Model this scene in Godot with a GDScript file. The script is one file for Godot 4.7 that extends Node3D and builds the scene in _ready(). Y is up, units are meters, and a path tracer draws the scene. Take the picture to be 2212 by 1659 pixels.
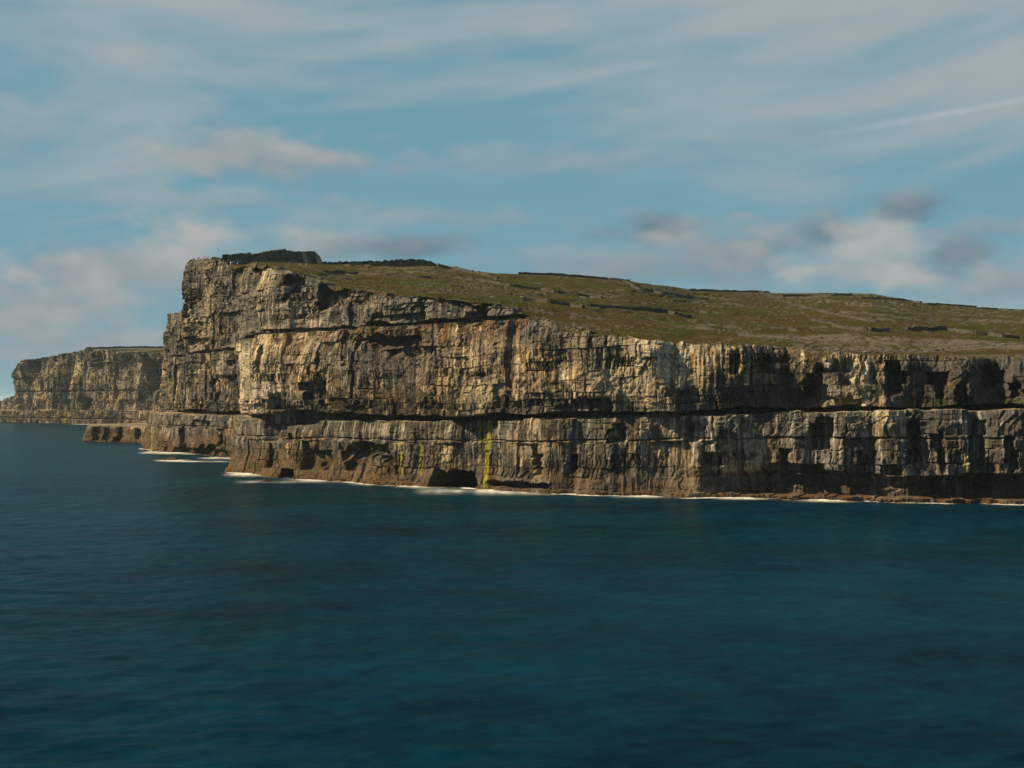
extends Node3D
# An Atlantic limestone cliff with a stone fort on its brow, seen across a dark sea.
# Plan positions are survey values: (bearing, distance) pairs with bearing as an offset from BX over a lens of FL.

const FL := 3039.0
const BX := 1106.0
const HY := 866.0
const EYE := 29.0

var n_a := FastNoiseLite.new()
var n_b := FastNoiseLite.new()
var n_c := FastNoiseLite.new()
var n_f := FastNoiseLite.new()
var rng := RandomNumberGenerator.new()
var rock_mat: StandardMaterial3D
var stone_mat: StandardMaterial3D
var t0 := 0

var bed_at := PackedInt32Array()
var bed_low := PackedFloat32Array()
var bed_high := PackedFloat32Array()
var bed_w := PackedFloat32Array()
var bed_r := PackedFloat32Array()
var bed_set := PackedFloat32Array()
var blk_h := 0.0
var blk_crack := 0.0
var scarp := 0.0
var wash_p := PackedVector2Array()
var wash_n := PackedVector2Array()
var blk_s := 0.0
var blk_y := 0.0

# land columns, filled by the upper wall
var land_x := PackedFloat32Array()
var land_d := PackedFloat32Array()
var land_top := PackedVector3Array()
var land_ys := PackedFloat32Array()
var land_ds := PackedFloat32Array()

func stage(what):
	print(what, " ", Time.get_ticks_msec() - t0)

func _ready():
	t0 = Time.get_ticks_msec()
	rng.seed = 4711
	setup_noise()
	setup_camera_and_light()
	stage("light")
	setup_materials()
	setup_beds()
	build_sea()
	stage("sea")
	build_headland()
	stage("headland")
	build_far_cliffs()
	stage("far")
	build_fort()
	build_field_walls()
	build_rocks()
	stage("rocks")
	build_foam()
	build_people()
	stage("done")

# ---------------------------------------------------------------- camera, sky, sun
const EXPOSURE := 2.1

func setup_camera_and_light():
	var cam := Camera3D.new()
	cam.name = "camera"
	cam.fov = rad_to_deg(2.0 * atan(829.5 / FL))
	cam.near = 0.5
	cam.far = 40000.0
	cam.position = Vector3(0, EYE, 0)
	cam.rotation.x = atan((HY - 829.5) / FL)
	add_child(cam)
	cam.current = true
	var env := Environment.new()
	env.background_mode = Environment.BG_SKY
	var sky := Sky.new()
	var pano := PanoramaSkyMaterial.new()
	pano.panorama = ImageTexture.create_from_image(sky_image())
	sky.sky_material = pano
	env.sky = sky
	env.tonemap_mode = Environment.TONE_MAPPER_LINEAR
	env.tonemap_exposure = EXPOSURE
	env.fog_enabled = true
	env.fog_density = 0.000025
	env.fog_light_color = Color(0.72, 0.82, 0.9)
	env.sdfgi_enabled = true
	env.ssao_enabled = true
	env.ssil_enabled = true
	var we := WorldEnvironment.new()
	we.name = "world_environment"
	we.environment = env
	add_child(we)
	var sun := DirectionalLight3D.new()
	sun.name = "sun"
	sun.light_energy = 1.6
	sun.light_color = Color(1.0, 0.89, 0.7)
	sun.light_angular_distance = 0.5
	sun.shadow_enabled = true
	add_child(sun)
	sun.look_at_from_position(Vector3(-0.76, 0.6, 0.02), Vector3.ZERO, Vector3.UP)

func setup_noise():
	n_a.noise_type = FastNoiseLite.TYPE_SIMPLEX_SMOOTH
	n_a.frequency = 1.0
	n_a.fractal_type = FastNoiseLite.FRACTAL_NONE
	n_a.seed = 3
	n_b.noise_type = FastNoiseLite.TYPE_SIMPLEX_SMOOTH
	n_b.frequency = 1.0
	n_b.fractal_type = FastNoiseLite.FRACTAL_FBM
	n_b.fractal_octaves = 4
	n_b.seed = 11
	n_c.noise_type = FastNoiseLite.TYPE_SIMPLEX_SMOOTH
	n_c.frequency = 1.0
	n_c.fractal_type = FastNoiseLite.FRACTAL_RIDGED
	n_c.fractal_octaves = 3
	n_c.seed = 29
	n_f.noise_type = FastNoiseLite.TYPE_SIMPLEX_SMOOTH
	n_f.frequency = 1.0
	n_f.fractal_type = FastNoiseLite.FRACTAL_FBM
	n_f.fractal_octaves = 6
	n_f.seed = 57

func sstep(a: float, b: float, x: float) -> float:
	return smoothstep(a, b, x)

# heaps of cloud: bearing, height (both as photographed angles), half width, half height, how dense, how bright
const PUFFS := [
	[570, 350, 230, 44, 0.95, 0.62], [480, 322, 120, 44, 0.85, 0.66], [410, 545, 120, 66, 1.0, 0.95], [450, 440, 280, 24, 0.5, 0.75], [990, 470, 300, 26, 0.35, 0.6], [1180, 345, 330, 30, 0.35, 0.6], [190, 585, 150, 44, 0.9, 0.5],
	[300, 605, 210, 48, 0.75, 0.62], [70, 660, 220, 76, 0.95, 0.6], [255, 650, 60, 34, 0.6, 0.85], [140, 640, 50, 26, 0.5, 0.8], [680, 530, 120, 40, 0.9, 0.72], [870, 532, 150, 28, 1.0, 0.1],
	[1410, 492, 90, 36, 1.0, 0.05], [1290, 508, 60, 18, 0.5, 0.25], [1560, 545, 210, 66, 1.0, 0.45], [1780, 508, 95, 36, 1.0, 0.12],
	[1890, 535, 75, 66, 1.0, 1.1], [1960, 590, 110, 60, 0.95, 0.95], [1790, 590, 110, 44, 0.9, 0.9], [1300, 578, 280, 36, 0.75, 0.38], [2060, 558, 80, 38, 1.0, 0.12], [1970, 460, 110, 27, 1.0, 0.08],
	[2150, 510, 90, 22, 0.55, 0.35], [2170, 625, 150, 46, 0.8, 0.45], [1720, 300, 110, 26, 0.35, 0.35], [120, 745, 300, 62, 0.75, 0.58], [20, 300, 120, 44, 0.45, 0.8],
	[-250, 600, 200, 60, 0.8, 0.6], [2500, 560, 220, 70, 0.9, 0.6], [2900, 600, 200, 60, 0.8, 0.7], [-700, 580, 220, 60, 0.8, 0.6], [-500, 330, 200, 50, 0.6, 0.6], [2700, 330, 200, 45, 0.5, 0.5]]

func sky_color(dir: Vector3) -> Color:
	var el := rad_to_deg(asin(clampf(dir.y, 0.0, 1.0)))
	# clear air
	var t := 1.0 - exp(-el / 7.0)
	var t2 := 1.0 - exp(-el / 40.0)
	var c := Color(0.215, 0.365, 0.42).lerp(Color(0.165, 0.365, 0.445), t).lerp(Color(0.085, 0.22, 0.31), t2)
	# high thin cloud, drawn out by the wind
	var w := 0.5 * Vector2(n_a.get_noise_3d(dir.x * 3.0, dir.y * 5.0, dir.z * 3.0), n_a.get_noise_3d(dir.x * 3.0 + 7.0, dir.y * 5.0, dir.z * 3.0))
	var tilt := dir.y - 0.08 * dir.x
	var veil := n_b.get_noise_3d(9.1 + dir.x * 2.4 + w.x * 0.4, tilt * 12.0 + w.y * 0.6, dir.z * 2.4)
	var streak := n_b.get_noise_3d(dir.x * 4.0 + 3.0 + w.x * 0.7, (dir.y - 0.16 * dir.x) * 30.0 + w.y * 1.2, dir.z * 4.0)
	var grain := n_f.get_noise_3d(dir.x * 16.0, tilt * 60.0, dir.z * 16.0)
	var high := sstep(3.0, 15.0, el)
	var cover := 0.16 + 0.4 * high + 0.34 * sstep(9.0, 16.0, el) + veil * 0.8 + streak * 0.55 + grain * 0.2 + 0.18 * sstep(-0.1, 0.3, dir.x) * high
	cover = sstep(0.0, 1.25, cover) * 0.95
	c = c.lerp(Color(0.355, 0.41, 0.43), cover)
	# low heaps
	var px := 99999.0
	if dir.z < -0.2:
		px = BX + FL * dir.x / -dir.z
	var py := HY - FL * dir.y / sqrt(dir.x * dir.x + dir.z * dir.z)
	if px < 3200.0 and px > -1000.0:
		for p in PUFFS:
			var qx: float = (px - p[0]) / (p[2] * 1.25)
			var qy: float = (py - p[1]) / (p[3] * 1.2)
			var r: float = qx * qx + qy * qy
			if r < 5.0:
				var rough: float = n_b.get_noise_3d(px * 0.007, py * 0.015, p[0]) * 0.9
				var a: float = sstep(0.0, 1.0, 1.0 - sqrt(r) * 0.82 + rough * 0.75) * p[4]
				var dark := Color(0.14, 0.215, 0.27)
				var lite := Color(0.42, 0.43, 0.43)
				var lb: float = clampf(p[5] - qy * 0.22 - qx * 0.1 + rough * 0.35, 0.0, 1.0)
				c = c.lerp(dark.lerp(lite, lb), a)
		# the trail of an aeroplane
		var ty := 312.0 - (px - 1700.0) * 0.115
		if px > 1640.0:
			var tr: float = exp(-pow((py - ty) / (4.0 + (2300.0 - px) * 0.006), 2.0)) * sstep(1640.0, 2100.0, px) * (0.55 + 0.4 * n_b.get_noise_1d(px * 0.02))
			c = c.lerp(Color(0.47, 0.5, 0.53), clampf(tr, 0.0, 1.0) * 0.95)
	else:
		var heap := n_f.get_noise_3d(dir.x * 6.0, dir.y * 17.0, dir.z * 6.0 + 5.0) + 0.3 - absf(el - 5.0) * 0.07
		var a2 := sstep(0.1, 0.5, heap) * 0.8
		c = c.lerp(Color(0.15, 0.215, 0.275).lerp(Color(0.43, 0.4, 0.378), clampf(0.5 + n_b.get_noise_3d(dir.x * 9.0, dir.y * 26.0, dir.z * 9.0), 0.0, 1.0)), a2)
	return Color(c.r / EXPOSURE, c.g / EXPOSURE, c.b / EXPOSURE, 1.0)

func sky_dir(u: float, v: float) -> Vector3:
	var az := u * TAU
	var el := (0.5 - v) * PI
	return Vector3(sin(az) * cos(el), sin(el), -cos(az) * cos(el))

func sky_image() -> Image:
	var w := 4096
	var h := 2048
	var lw := 512
	var lh := 256
	var low := Image.create_empty(lw, lh, false, Image.FORMAT_RGBAF)
	for j in lh:
		for i in lw:
			low.set_pixel(i, j, sky_color(sky_dir((i + 0.5) / lw, minf((j + 0.5) / lh, 0.499))))
	low.resize(w, h, Image.INTERPOLATE_BILINEAR)
	# finer where there is detail to see: the same sky, sampled eight times as densely
	var half := 330
	var rows := 330
	var top := h / 2 - rows
	var tile := Image.create_empty(half * 2, rows + 4, false, Image.FORMAT_RGBAF)
	for j in rows + 4:
		for i in half * 2:
			tile.set_pixel(i, j, sky_color(sky_dir((i - half + 0.5) / w, minf((top + j + 0.5) / h, 0.4995))))
	low.blit_rect(tile, Rect2i(half, 0, half, rows + 4), Vector2i(0, top))
	low.blit_rect(tile, Rect2i(0, 0, half, rows + 4), Vector2i(w - half, top))
	return low

# ---------------------------------------------------------------- helpers
func setup_materials():
	rock_mat = StandardMaterial3D.new()
	rock_mat.vertex_color_use_as_albedo = true
	rock_mat.roughness = 0.92
	rock_mat.metallic_specular = 0.25
	var nt := NoiseTexture2D.new()
	nt.width = 512
	nt.height = 512
	nt.seamless = true
	var fn := FastNoiseLite.new()
	fn.seed = 5
	fn.frequency = 0.02
	fn.fractal_octaves = 5
	nt.noise = fn
	var g := Gradient.new()
	g.set_color(0, Color(0.5, 0.5, 0.5))
	g.set_color(1, Color(1, 1, 1))
	nt.color_ramp = g
	rock_mat.albedo_texture = nt
	rock_mat.uv1_triplanar = true
	rock_mat.uv1_world_triplanar = true
	rock_mat.uv1_scale = Vector3(0.16, 0.045, 0.16)
	stone_mat = rock_mat.duplicate()
	stone_mat.uv1_scale = Vector3(0.35, 0.35, 0.35)

func pt(x: float, d: float, y := 0.0) -> Vector3:
	return Vector3(d * (x - BX) / FL, y, -d)

func y_of(py: float, d: float) -> float:
	return EYE + d * (HY - py) / FL

func d_of_water(py: float) -> float:
	return EYE * FL / (py - HY)

func table(t: Array, x: float) -> float:
	# rows [x, value] with rising x
	if x <= t[0][0]:
		return t[0][1]
	for i in range(1, t.size()):
		if x <= t[i][0]:
			return lerpf(t[i - 1][1], t[i][1], (x - t[i - 1][0]) / (t[i][0] - t[i - 1][0]))
	return t[t.size() - 1][1]

func hash2(a: float, b: float) -> float:
	return fposmod(sin(a * 12.9898 + b * 78.233 + 1.7) * 43758.5453, 1.0)

func tag(o: Node, label: String, category := "", group := "", kind := ""):
	if label:
		o.set_meta("label", label)
	if category:
		o.set_meta("category", category)
	if group:
		o.set_meta("group", group)
	if kind:
		o.set_meta("kind", kind)

var used := {}
func numbered(n: String) -> String:
	var k: int = used.get(n, 0)
	used[n] = k + 1
	return n if k == 0 else "%s_%03d" % [n, k]

func part(called: String, mesh: Mesh, mat: Material, parent: Node) -> MeshInstance3D:
	var o := MeshInstance3D.new()
	o.name = numbered(called) if parent == self else called
	o.mesh = mesh
	if mat:
		o.material_override = mat
	parent.add_child(o, true)
	return o

func grid_mesh(v: PackedVector3Array, c: PackedColorArray, cols: int, rows: int, flip := false, smooth := false) -> ArrayMesh:
	# v[row * cols + col]
	var idx := PackedInt32Array()
	idx.resize((cols - 1) * (rows - 1) * 6)
	var k := 0
	for j in rows - 1:
		for i in cols - 1:
			var a := j * cols + i
			var b := a + 1
			var e := a + cols
			var f := e + 1
			if flip:
				idx[k] = a; idx[k + 1] = b; idx[k + 2] = e; idx[k + 3] = b; idx[k + 4] = f; idx[k + 5] = e
			else:
				idx[k] = a; idx[k + 1] = e; idx[k + 2] = b; idx[k + 3] = b; idx[k + 4] = e; idx[k + 5] = f
			k += 6
	var arr := []
	arr.resize(Mesh.ARRAY_MAX)
	arr[Mesh.ARRAY_VERTEX] = v
	if c.size():
		arr[Mesh.ARRAY_COLOR] = c
	arr[Mesh.ARRAY_INDEX] = idx
	if smooth:
		var nn := PackedVector3Array()
		nn.resize(v.size())
		for j in rows:
			for i in cols:
				var l := v[j * cols + maxi(i - 1, 0)]
				var r := v[j * cols + mini(i + 1, cols - 1)]
				var u := v[maxi(j - 1, 0) * cols + i]
				var w := v[mini(j + 1, rows - 1) * cols + i]
				var nrm := (r - l).cross(w - u).normalized()
				nn[j * cols + i] = nrm if nrm.y >= 0.0 else -nrm
		arr[Mesh.ARRAY_NORMAL] = nn
	var m := ArrayMesh.new()
	m.add_surface_from_arrays(Mesh.PRIMITIVE_TRIANGLES, arr)
	return m

# one sheet of rock parted into two beds at a height given for each column
func split_part(names: Array, v: PackedVector3Array, c: PackedColorArray, cols: int, rows: int, cut: PackedFloat32Array, parent: Node):
	for side in 2:
		var map := PackedInt32Array()
		map.resize(v.size())
		map.fill(-1)
		var nv := PackedVector3Array()
		var nc := PackedColorArray()
		var idx := PackedInt32Array()
		for j in rows - 1:
			for i in cols - 1:
				var a := j * cols + i
				if int(v[a].y > cut[i]) != side:
					continue
				for q in [a, a + 1, a + cols, a + 1, a + cols + 1, a + cols]:
					var m := map[q]
					if m < 0:
						m = nv.size()
						map[q] = m
						nv.append(v[q])
						nc.append(c[q])
					idx.append(m)
		var arr := []
		arr.resize(Mesh.ARRAY_MAX)
		arr[Mesh.ARRAY_VERTEX] = nv
		arr[Mesh.ARRAY_COLOR] = nc
		arr[Mesh.ARRAY_INDEX] = idx
		var mesh := ArrayMesh.new()
		mesh.add_surface_from_arrays(Mesh.PRIMITIVE_TRIANGLES, arr)
		part(names[side], mesh, rock_mat, parent)

# ---------------------------------------------------------------- sea
func build_sea():
	var cols := 540
	var rows := 700
	var v := PackedVector3Array()
	var c := PackedColorArray()
	v.resize(cols * rows)
	c.resize(cols * rows)
	var k := 0
	for j in rows:
		var d := 50.0 * pow(1.0083, j)
		if j > rows - 3:
			d = 30000.0 if j == rows - 1 else 18000.0
		var fade := clampf(1.3 - d / 900.0, 0.0, 1.0)
		for i in cols:
			var az := deg_to_rad(-38.0 + 76.0 * i / (cols - 1.0))
			var x := d * tan(az)
			var y := 0.0
			if fade > 0.0:
				y = (0.2 * n_a.get_noise_2d(x * 0.06, d * 0.11) + 0.13 * n_a.get_noise_2d(x * 0.19 + 40.0, d * 0.33)) * fade
			v[k] = Vector3(x, y, -d)
			var p := n_b.get_noise_2d(x * 0.007, d * 0.014) * 0.7 + n_b.get_noise_2d(x * 0.05 + 9.0, d * 0.07) * 0.6 + n_b.get_noise_2d(x * 0.2 + 9.0, d * 0.28) * 0.5
			var m := 1.0 + p * 0.6
			var g := sstep(-0.1, 0.3, n_b.get_noise_2d(x * 0.005 + 30.0, d * 0.01)) * 0.35
			c[k] = Color(0.0009 * m, lerpf(0.0152, 0.0175, g) * m, lerpf(0.0295, 0.0240, g) * m)
			k += 1
	var mat := StandardMaterial3D.new()
	mat.vertex_color_use_as_albedo = true
	mat.roughness = 0.3
	mat.metallic_specular = 0.045
	var nt := NoiseTexture2D.new()
	nt.width = 1024
	nt.height = 1024
	nt.seamless = true
	var fn := FastNoiseLite.new()
	fn.seed = 8
	fn.frequency = 0.012
	fn.fractal_octaves = 5
	nt.noise = fn
	mat.heightmap_enabled = true
	mat.heightmap_texture = nt
	mat.heightmap_scale = 26.0
	mat.uv1_triplanar = true
	mat.uv1_world_triplanar = true
	mat.uv1_scale = Vector3(0.012, 0.012, 0.02)
	var o := part("sea", grid_mesh(v, c, cols, rows, false, true), mat, self)
	tag(o, "dark teal sea with soft drawn-out swell below the cliffs", "sea", "", "structure")

# ---------------------------------------------------------------- rock
func setup_beds():
	var y := -6.0
	var r := RandomNumberGenerator.new()
	r.seed = 77
	while y < 140.0:
		var th := r.randf_range(1.6, 5.5)
		if y > 54.0:
			th = r.randf_range(0.8, 2.8)
		elif y < 16.0:
			th = r.randf_range(1.6, 5.0)
		bed_low.append(y)
		bed_high.append(y + th)
		bed_w.append(1.0 + 6.0 * pow(r.randf(), 1.6))
		bed_r.append(r.randf() * 50.0)
		bed_set.append(r.randf_range(-0.24, 0.24))
		y += th
	var k := 0
	for i in 1500:
		var yy := -6.0 + i * 0.1
		while k < bed_high.size() - 1 and yy >= bed_high[k]:
			k += 1
		bed_at.append(k)

# how far the rock stands out at (s along the wall, y up); rough: how broken it is
func rock(s: float, y: float, rough: float, flute: float) -> float:
	var yy := y + 0.7 * n_a.get_noise_2d(s * 0.03, 5.0) + 0.25 * n_a.get_noise_2d(s * 0.11, 9.0)
	var k := bed_at[clampi(int((yy + 6.0) * 10.0), 0, 1499)]
	var w := bed_w[k]
	var js := s + 1.6 * n_a.get_noise_2d(s * 0.12, k * 7.3) + 0.5 * n_a.get_noise_2d(y * 0.35, k * 3.1 + s * 0.02)
	var q := js / w + bed_r[k]
	var ci := floorf(q)
	var fr := q - ci
	var h := hash2(k, ci)
	blk_h = h
	blk_s = (0.5 - fr) * w
	blk_y = (bed_low[k] + bed_high[k]) * 0.5 - yy
	var mask := sstep(-0.35, 0.3, n_a.get_noise_2d(s * 0.035 + 3.0, y * 0.06))
	var blk := (0.12 + 0.88 * mask * mask) * rough * (0.45 + 0.9 * hash2(k, 77.0))
	var d := (h - 0.5) * 1.1 * blk + bed_set[k] * (0.3 + 0.7 * mask)
	# larger blocks, several beds high
	var kk := floorf(k / 6.0)
	var q2 := (s + 3.0 * n_a.get_noise_2d(s * 0.05, kk * 5.1 + 60.0) + 1.0 * n_a.get_noise_2d(y * 0.1, s * 0.03)) / (8.0 + 9.0 * hash2(kk, 3.0)) + kk * 0.37
	var h2 := hash2(kk + 500.0, floorf(q2))
	d += (h2 - 0.5) * 2.6 * rough
	# thin beds and small joints within the courses
	var k2 := floorf(yy / 0.8 + 0.6 * n_a.get_noise_2d(s * 0.07, 40.0))
	var h3 := hash2(k2 + 900.0, floorf(js * (0.45 + 0.5 * hash2(k2, 8.0)) + 9.0 * hash2(k2, 5.0)))
	d += (h3 - 0.5) * 0.5 * rough * (0.5 + 0.5 * mask)
	if h3 > 0.93:
		d -= 0.5 * rough
	# joints and partings
	var e := minf(fr, 1.0 - fr) * w
	var crack := 0.0
	if e < 0.28 and hash2(k + 90.0, ci) > 0.35:
		crack = 1.0
	var eb := minf(yy - bed_low[k], bed_high[k] - yy)
	if eb < 0.2 and n_a.get_noise_2d(s * 0.05, k * 11.0) > 0.08:
		crack = maxf(crack, 0.8)
	blk_crack = crack
	d -= crack * blk
	# weathering
	d += 0.42 * n_f.get_noise_2d(s * 0.2, y * 0.13) * (0.5 + rough)
	# fine upright ribs left by the run-off
	d += 0.2 * n_c.get_noise_2d(s * 0.55, y * 0.05 + 0.3 * kk) * (1.1 - 0.5 * mask)
	if flute > 0.0:
		d += flute * (n_c.get_noise_2d(s * 0.11 + 0.6 * n_a.get_noise_2d(s * 0.05, y * 0.1), y * 0.012) * 1.5 + 0.5 * n_c.get_noise_2d(s * 0.33, y * 0.03))
	return d

const GREY := Color(0.215, 0.208, 0.203)
const TAN := Color(0.410, 0.308, 0.184)
const CREAM := Color(0.620, 0.530, 0.390)
const BROWN := Color(0.135, 0.092, 0.052)
const UMBER := Color(0.062, 0.047, 0.033)
const LICHEN := Color(0.0292, 0.0284, 0.0261)
const RUST := Color(0.2291, 0.0948, 0.0284)
const CHALK := Color(0.600, 0.570, 0.500)
const MOSS := Color(0.0498, 0.0585, 0.0126)
const ALGA := Color(0.330, 0.325, 0.030)

func stain(s: float, y: float, warm: float, dark: float, pale: float) -> Color:
	var c := GREY
	var a := n_b.get_noise_2d(s * 0.022, y * 0.035)
	c = c.lerp(TAN, sstep(-0.16, 0.22, a + warm - 0.06))
	# run-off: long thin vertical streaks
	var st := n_b.get_noise_2d(s * 0.5, y * 0.022)
	var st2 := n_b.get_noise_2d(s * 1.1 + 50.0, y * 0.05)
	c = c.lerp(CREAM, sstep(0.04, 0.26, st + pale) * 0.85)
	c = c.lerp(LICHEN, sstep(0.1, 0.3, n_b.get_noise_2d(s * 0.4 + 80.0, y * 0.025) + dark) * 0.85)
	c = c.lerp(BROWN, sstep(0.2, 0.5, n_b.get_noise_2d(s * 0.25 + 30.0, y * 0.03 + 7.0) + warm * 0.4) * 0.7)
	c = c.lerp(RUST, sstep(0.34, 0.6, n_b.get_noise_2d(s * 0.4 + 130.0, y * 0.035) + warm * 0.25) * 0.6)
	c = c.lerp(CHALK, sstep(0.4, 0.6, st2 + pale * 0.5) * 0.55)
	# blotches of grey lichen
	c = c.lerp(LICHEN, sstep(0.14, 0.34, n_f.get_noise_2d(s * 0.11 + 11.0, y * 0.16) + dark) * 0.75)
	var broad := n_b.get_noise_2d(s * 0.016 + 200.0, y * 0.028)
	c = c.lerp(LICHEN.lerp(GREY, 0.45), sstep(0.02, 0.3, broad + dark * 0.8) * 0.6)
	c = c.lerp(CREAM, sstep(0.05, 0.4, -broad + pale * 0.9 - 0.05) * 0.4)
	var m := (0.84 + 0.32 * blk_h) * (1.0 - 0.35 * blk_crack)
	return Color(c.r * m, c.g * m, c.b * m)

# polyline in plan: rows [bearing, distance], walked from right to left; gives evenly spaced stations
func stations(poly: Array, ds: Array) -> Array:
	var out_p := PackedVector2Array()
	var out_x := PackedFloat32Array()
	var out_s := PackedFloat32Array()
	var s := 0.0
	for i in poly.size() - 1:
		var a := pt(poly[i][0], poly[i][1])
		var b := pt(poly[i + 1][0], poly[i + 1][1])
		var n := maxi(1, int((b - a).length() / ds[mini(i, ds.size() - 1)]))
		for j in n:
			var t := j / float(n)
			var p := a.lerp(b, t)
			out_p.append(Vector2(p.x, p.z))
			out_s.append(s + (b - a).length() * t)
		s += (b - a).length()
	var m := out_p.size()
	# round the corners of the polyline a little
	var pos := out_p.duplicate()
	for it in 2:
		var q := pos.duplicate()
		var sum := Vector2.ZERO
		var rad := 7
		for i in m:
			var acc := Vector2.ZERO
			var cnt := 0
			for k in range(maxi(0, i - rad), mini(m, i + rad + 1)):
				acc += q[k]
				cnt += 1
			pos[i] = acc / cnt
	var nor := PackedVector2Array()
	nor.resize(m)
	for i in m:
		var t := pos[mini(i + 12, m - 1)] - pos[maxi(i - 12, 0)]
		nor[i] = Vector2(t.y, -t.x).normalized()
		out_x.append(BX + FL * pos[i].x / -pos[i].y)
	return [pos, nor, out_s, out_x]

const TOP_T := [[300, 678], [365, 678], [383, 674], [387, 602], [404, 564], [430, 559], [468, 563], [490, 574], [510, 581], [540, 580], [560, 574], [600, 578], [660, 592], [690, 602], [720, 626], [830, 633], [880, 641], [960, 646], [1050, 659], [1105, 666], [1130, 690], [1180, 706], [1250, 716], [1330, 722], [1400, 735], [1550, 745], [1700, 749], [1770, 764], [1850, 768], [2000, 770], [2212, 773], [2700, 790]]
const SLOT_T := [[300, 22.0], [540, 21.6], [1000, 22.6], [1700, 25.7], [2212, 26.8], [2700, 28.0]]

# hollows in the upper wall: bearing, height, half width (bearing), half height, depth
const UP_HOLLOWS := [
	[688, 33.0, 26, 3.2, 3.0], [630, 28.5, 22, 3.0, 3.0], [735, 28.0, 60, 2.5, 1.5], [596, 46.0, 8, 6.0, 3.5], [520, 80.0, 5, 5.0, 5.0], [640, 76.0, 16, 8.0, 3.5],
	[850, 50.0, 60, 2.0, 2.5], [700, 68.0, 14, 5.0, 2.5], [860, 57.5, 60, 2.0, 1.5], [1010, 56.8, 50, 1.8, 2.5],
	[1590, 42.0, 16, 5.0, 3.0], [1760, 33.0, 26, 5.5, 4.0], [1800, 28.5, 46, 2.5, 3.0], [1660, 38.0, 10, 5.0, 2.5], [1480, 32.0, 40, 3.0, 1.5],
	[1280, 27.5, 60, 2.5, 2.0], [1935, 36.0, 22, 5.5, 4.5], [2030, 33.0, 12, 5.0, 4.0], [2140, 36.0, 30, 4.5, 3.5], [1820, 40.0, 30, 3.5, 2.5], [2080, 31.5, 16, 4.5, 3.0], [2190, 31.0, 14, 4.0, 3.0],
	[1080, 30.0, 14, 5.0, 1.0], [900, 46.0, 60, 1.5, 1.5], [430, 62.0, 20, 2.0, 1.5], [480, 36.0, 40, 6.0, 1.5], [385, 92.0, 14, 2.5, 3.5], [395, 85.0, 12, 2.0, 3.0]]

# how the bed between the slots changes along the cliff: warmth, pale run-off, dark lichen
const C_WARM := [[370, 0.0], [450, 0.06], [520, -0.06], [560, 0.16], [640, 0.1], [800, 0.1], [950, 0.18], [1080, 0.3], [1200, 0.2], [1350, 0.28], [1480, 0.25], [1600, 0.05], [1750, 0.1], [1880, 0.3], [1950, 0.1], [2250, 0.05]]
const C_PALE := [[370, -0.05], [450, 0.0], [520, -0.08], [545, 0.3], [620, 0.16], [700, -0.08], [800, -0.14], [950, -0.06], [1050, 0.04], [1150, 0.0], [1300, 0.16], [1450, 0.24], [1560, 0.02], [1750, -0.08], [1870, 0.16], [1930, -0.1], [2250, -0.12]]
const C_DARK := [[370, 0.08], [450, 0.1], [505, 0.16], [528, 0.1], [550, -0.16], [620, -0.1], [700, 0.06], [800, 0.1], [950, 0.04], [1080, 0.0], [1250, -0.02], [1450, -0.14], [1560, 0.06], [1750, 0.16], [1870, -0.04], [1930, 0.16], [2250, 0.2]]

func hollows(list: Array, x0: float, y0: float, s0: float, slope := 0.0) -> float:
	var d := 0.0
	var x := x0 + slope * blk_s * 0.65
	var y := y0 + (0.65 * blk_y if slope != 0.0 else 0.0)
	var s := s0 + (0.65 * blk_s if slope != 0.0 else 0.0)
	for h in list:
		var qx: float = absf(x - h[0]) / h[2]
		if qx > 1.6:
			continue
		var qy: float = absf(y - h[1]) / h[3]
		if qy > 1.6:
			continue
		var r: float = maxf(qx, qy) * 0.6 + 0.4 * sqrt(qx * qx + qy * qy) + 0.75 * n_b.get_noise_2d(s * 0.085, y * 0.075 + h[0])
		if r < 1.0:
			d = maxf(d, h[4] * 1.6 * sstep(1.0, 0.7, r))
	return d

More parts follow.
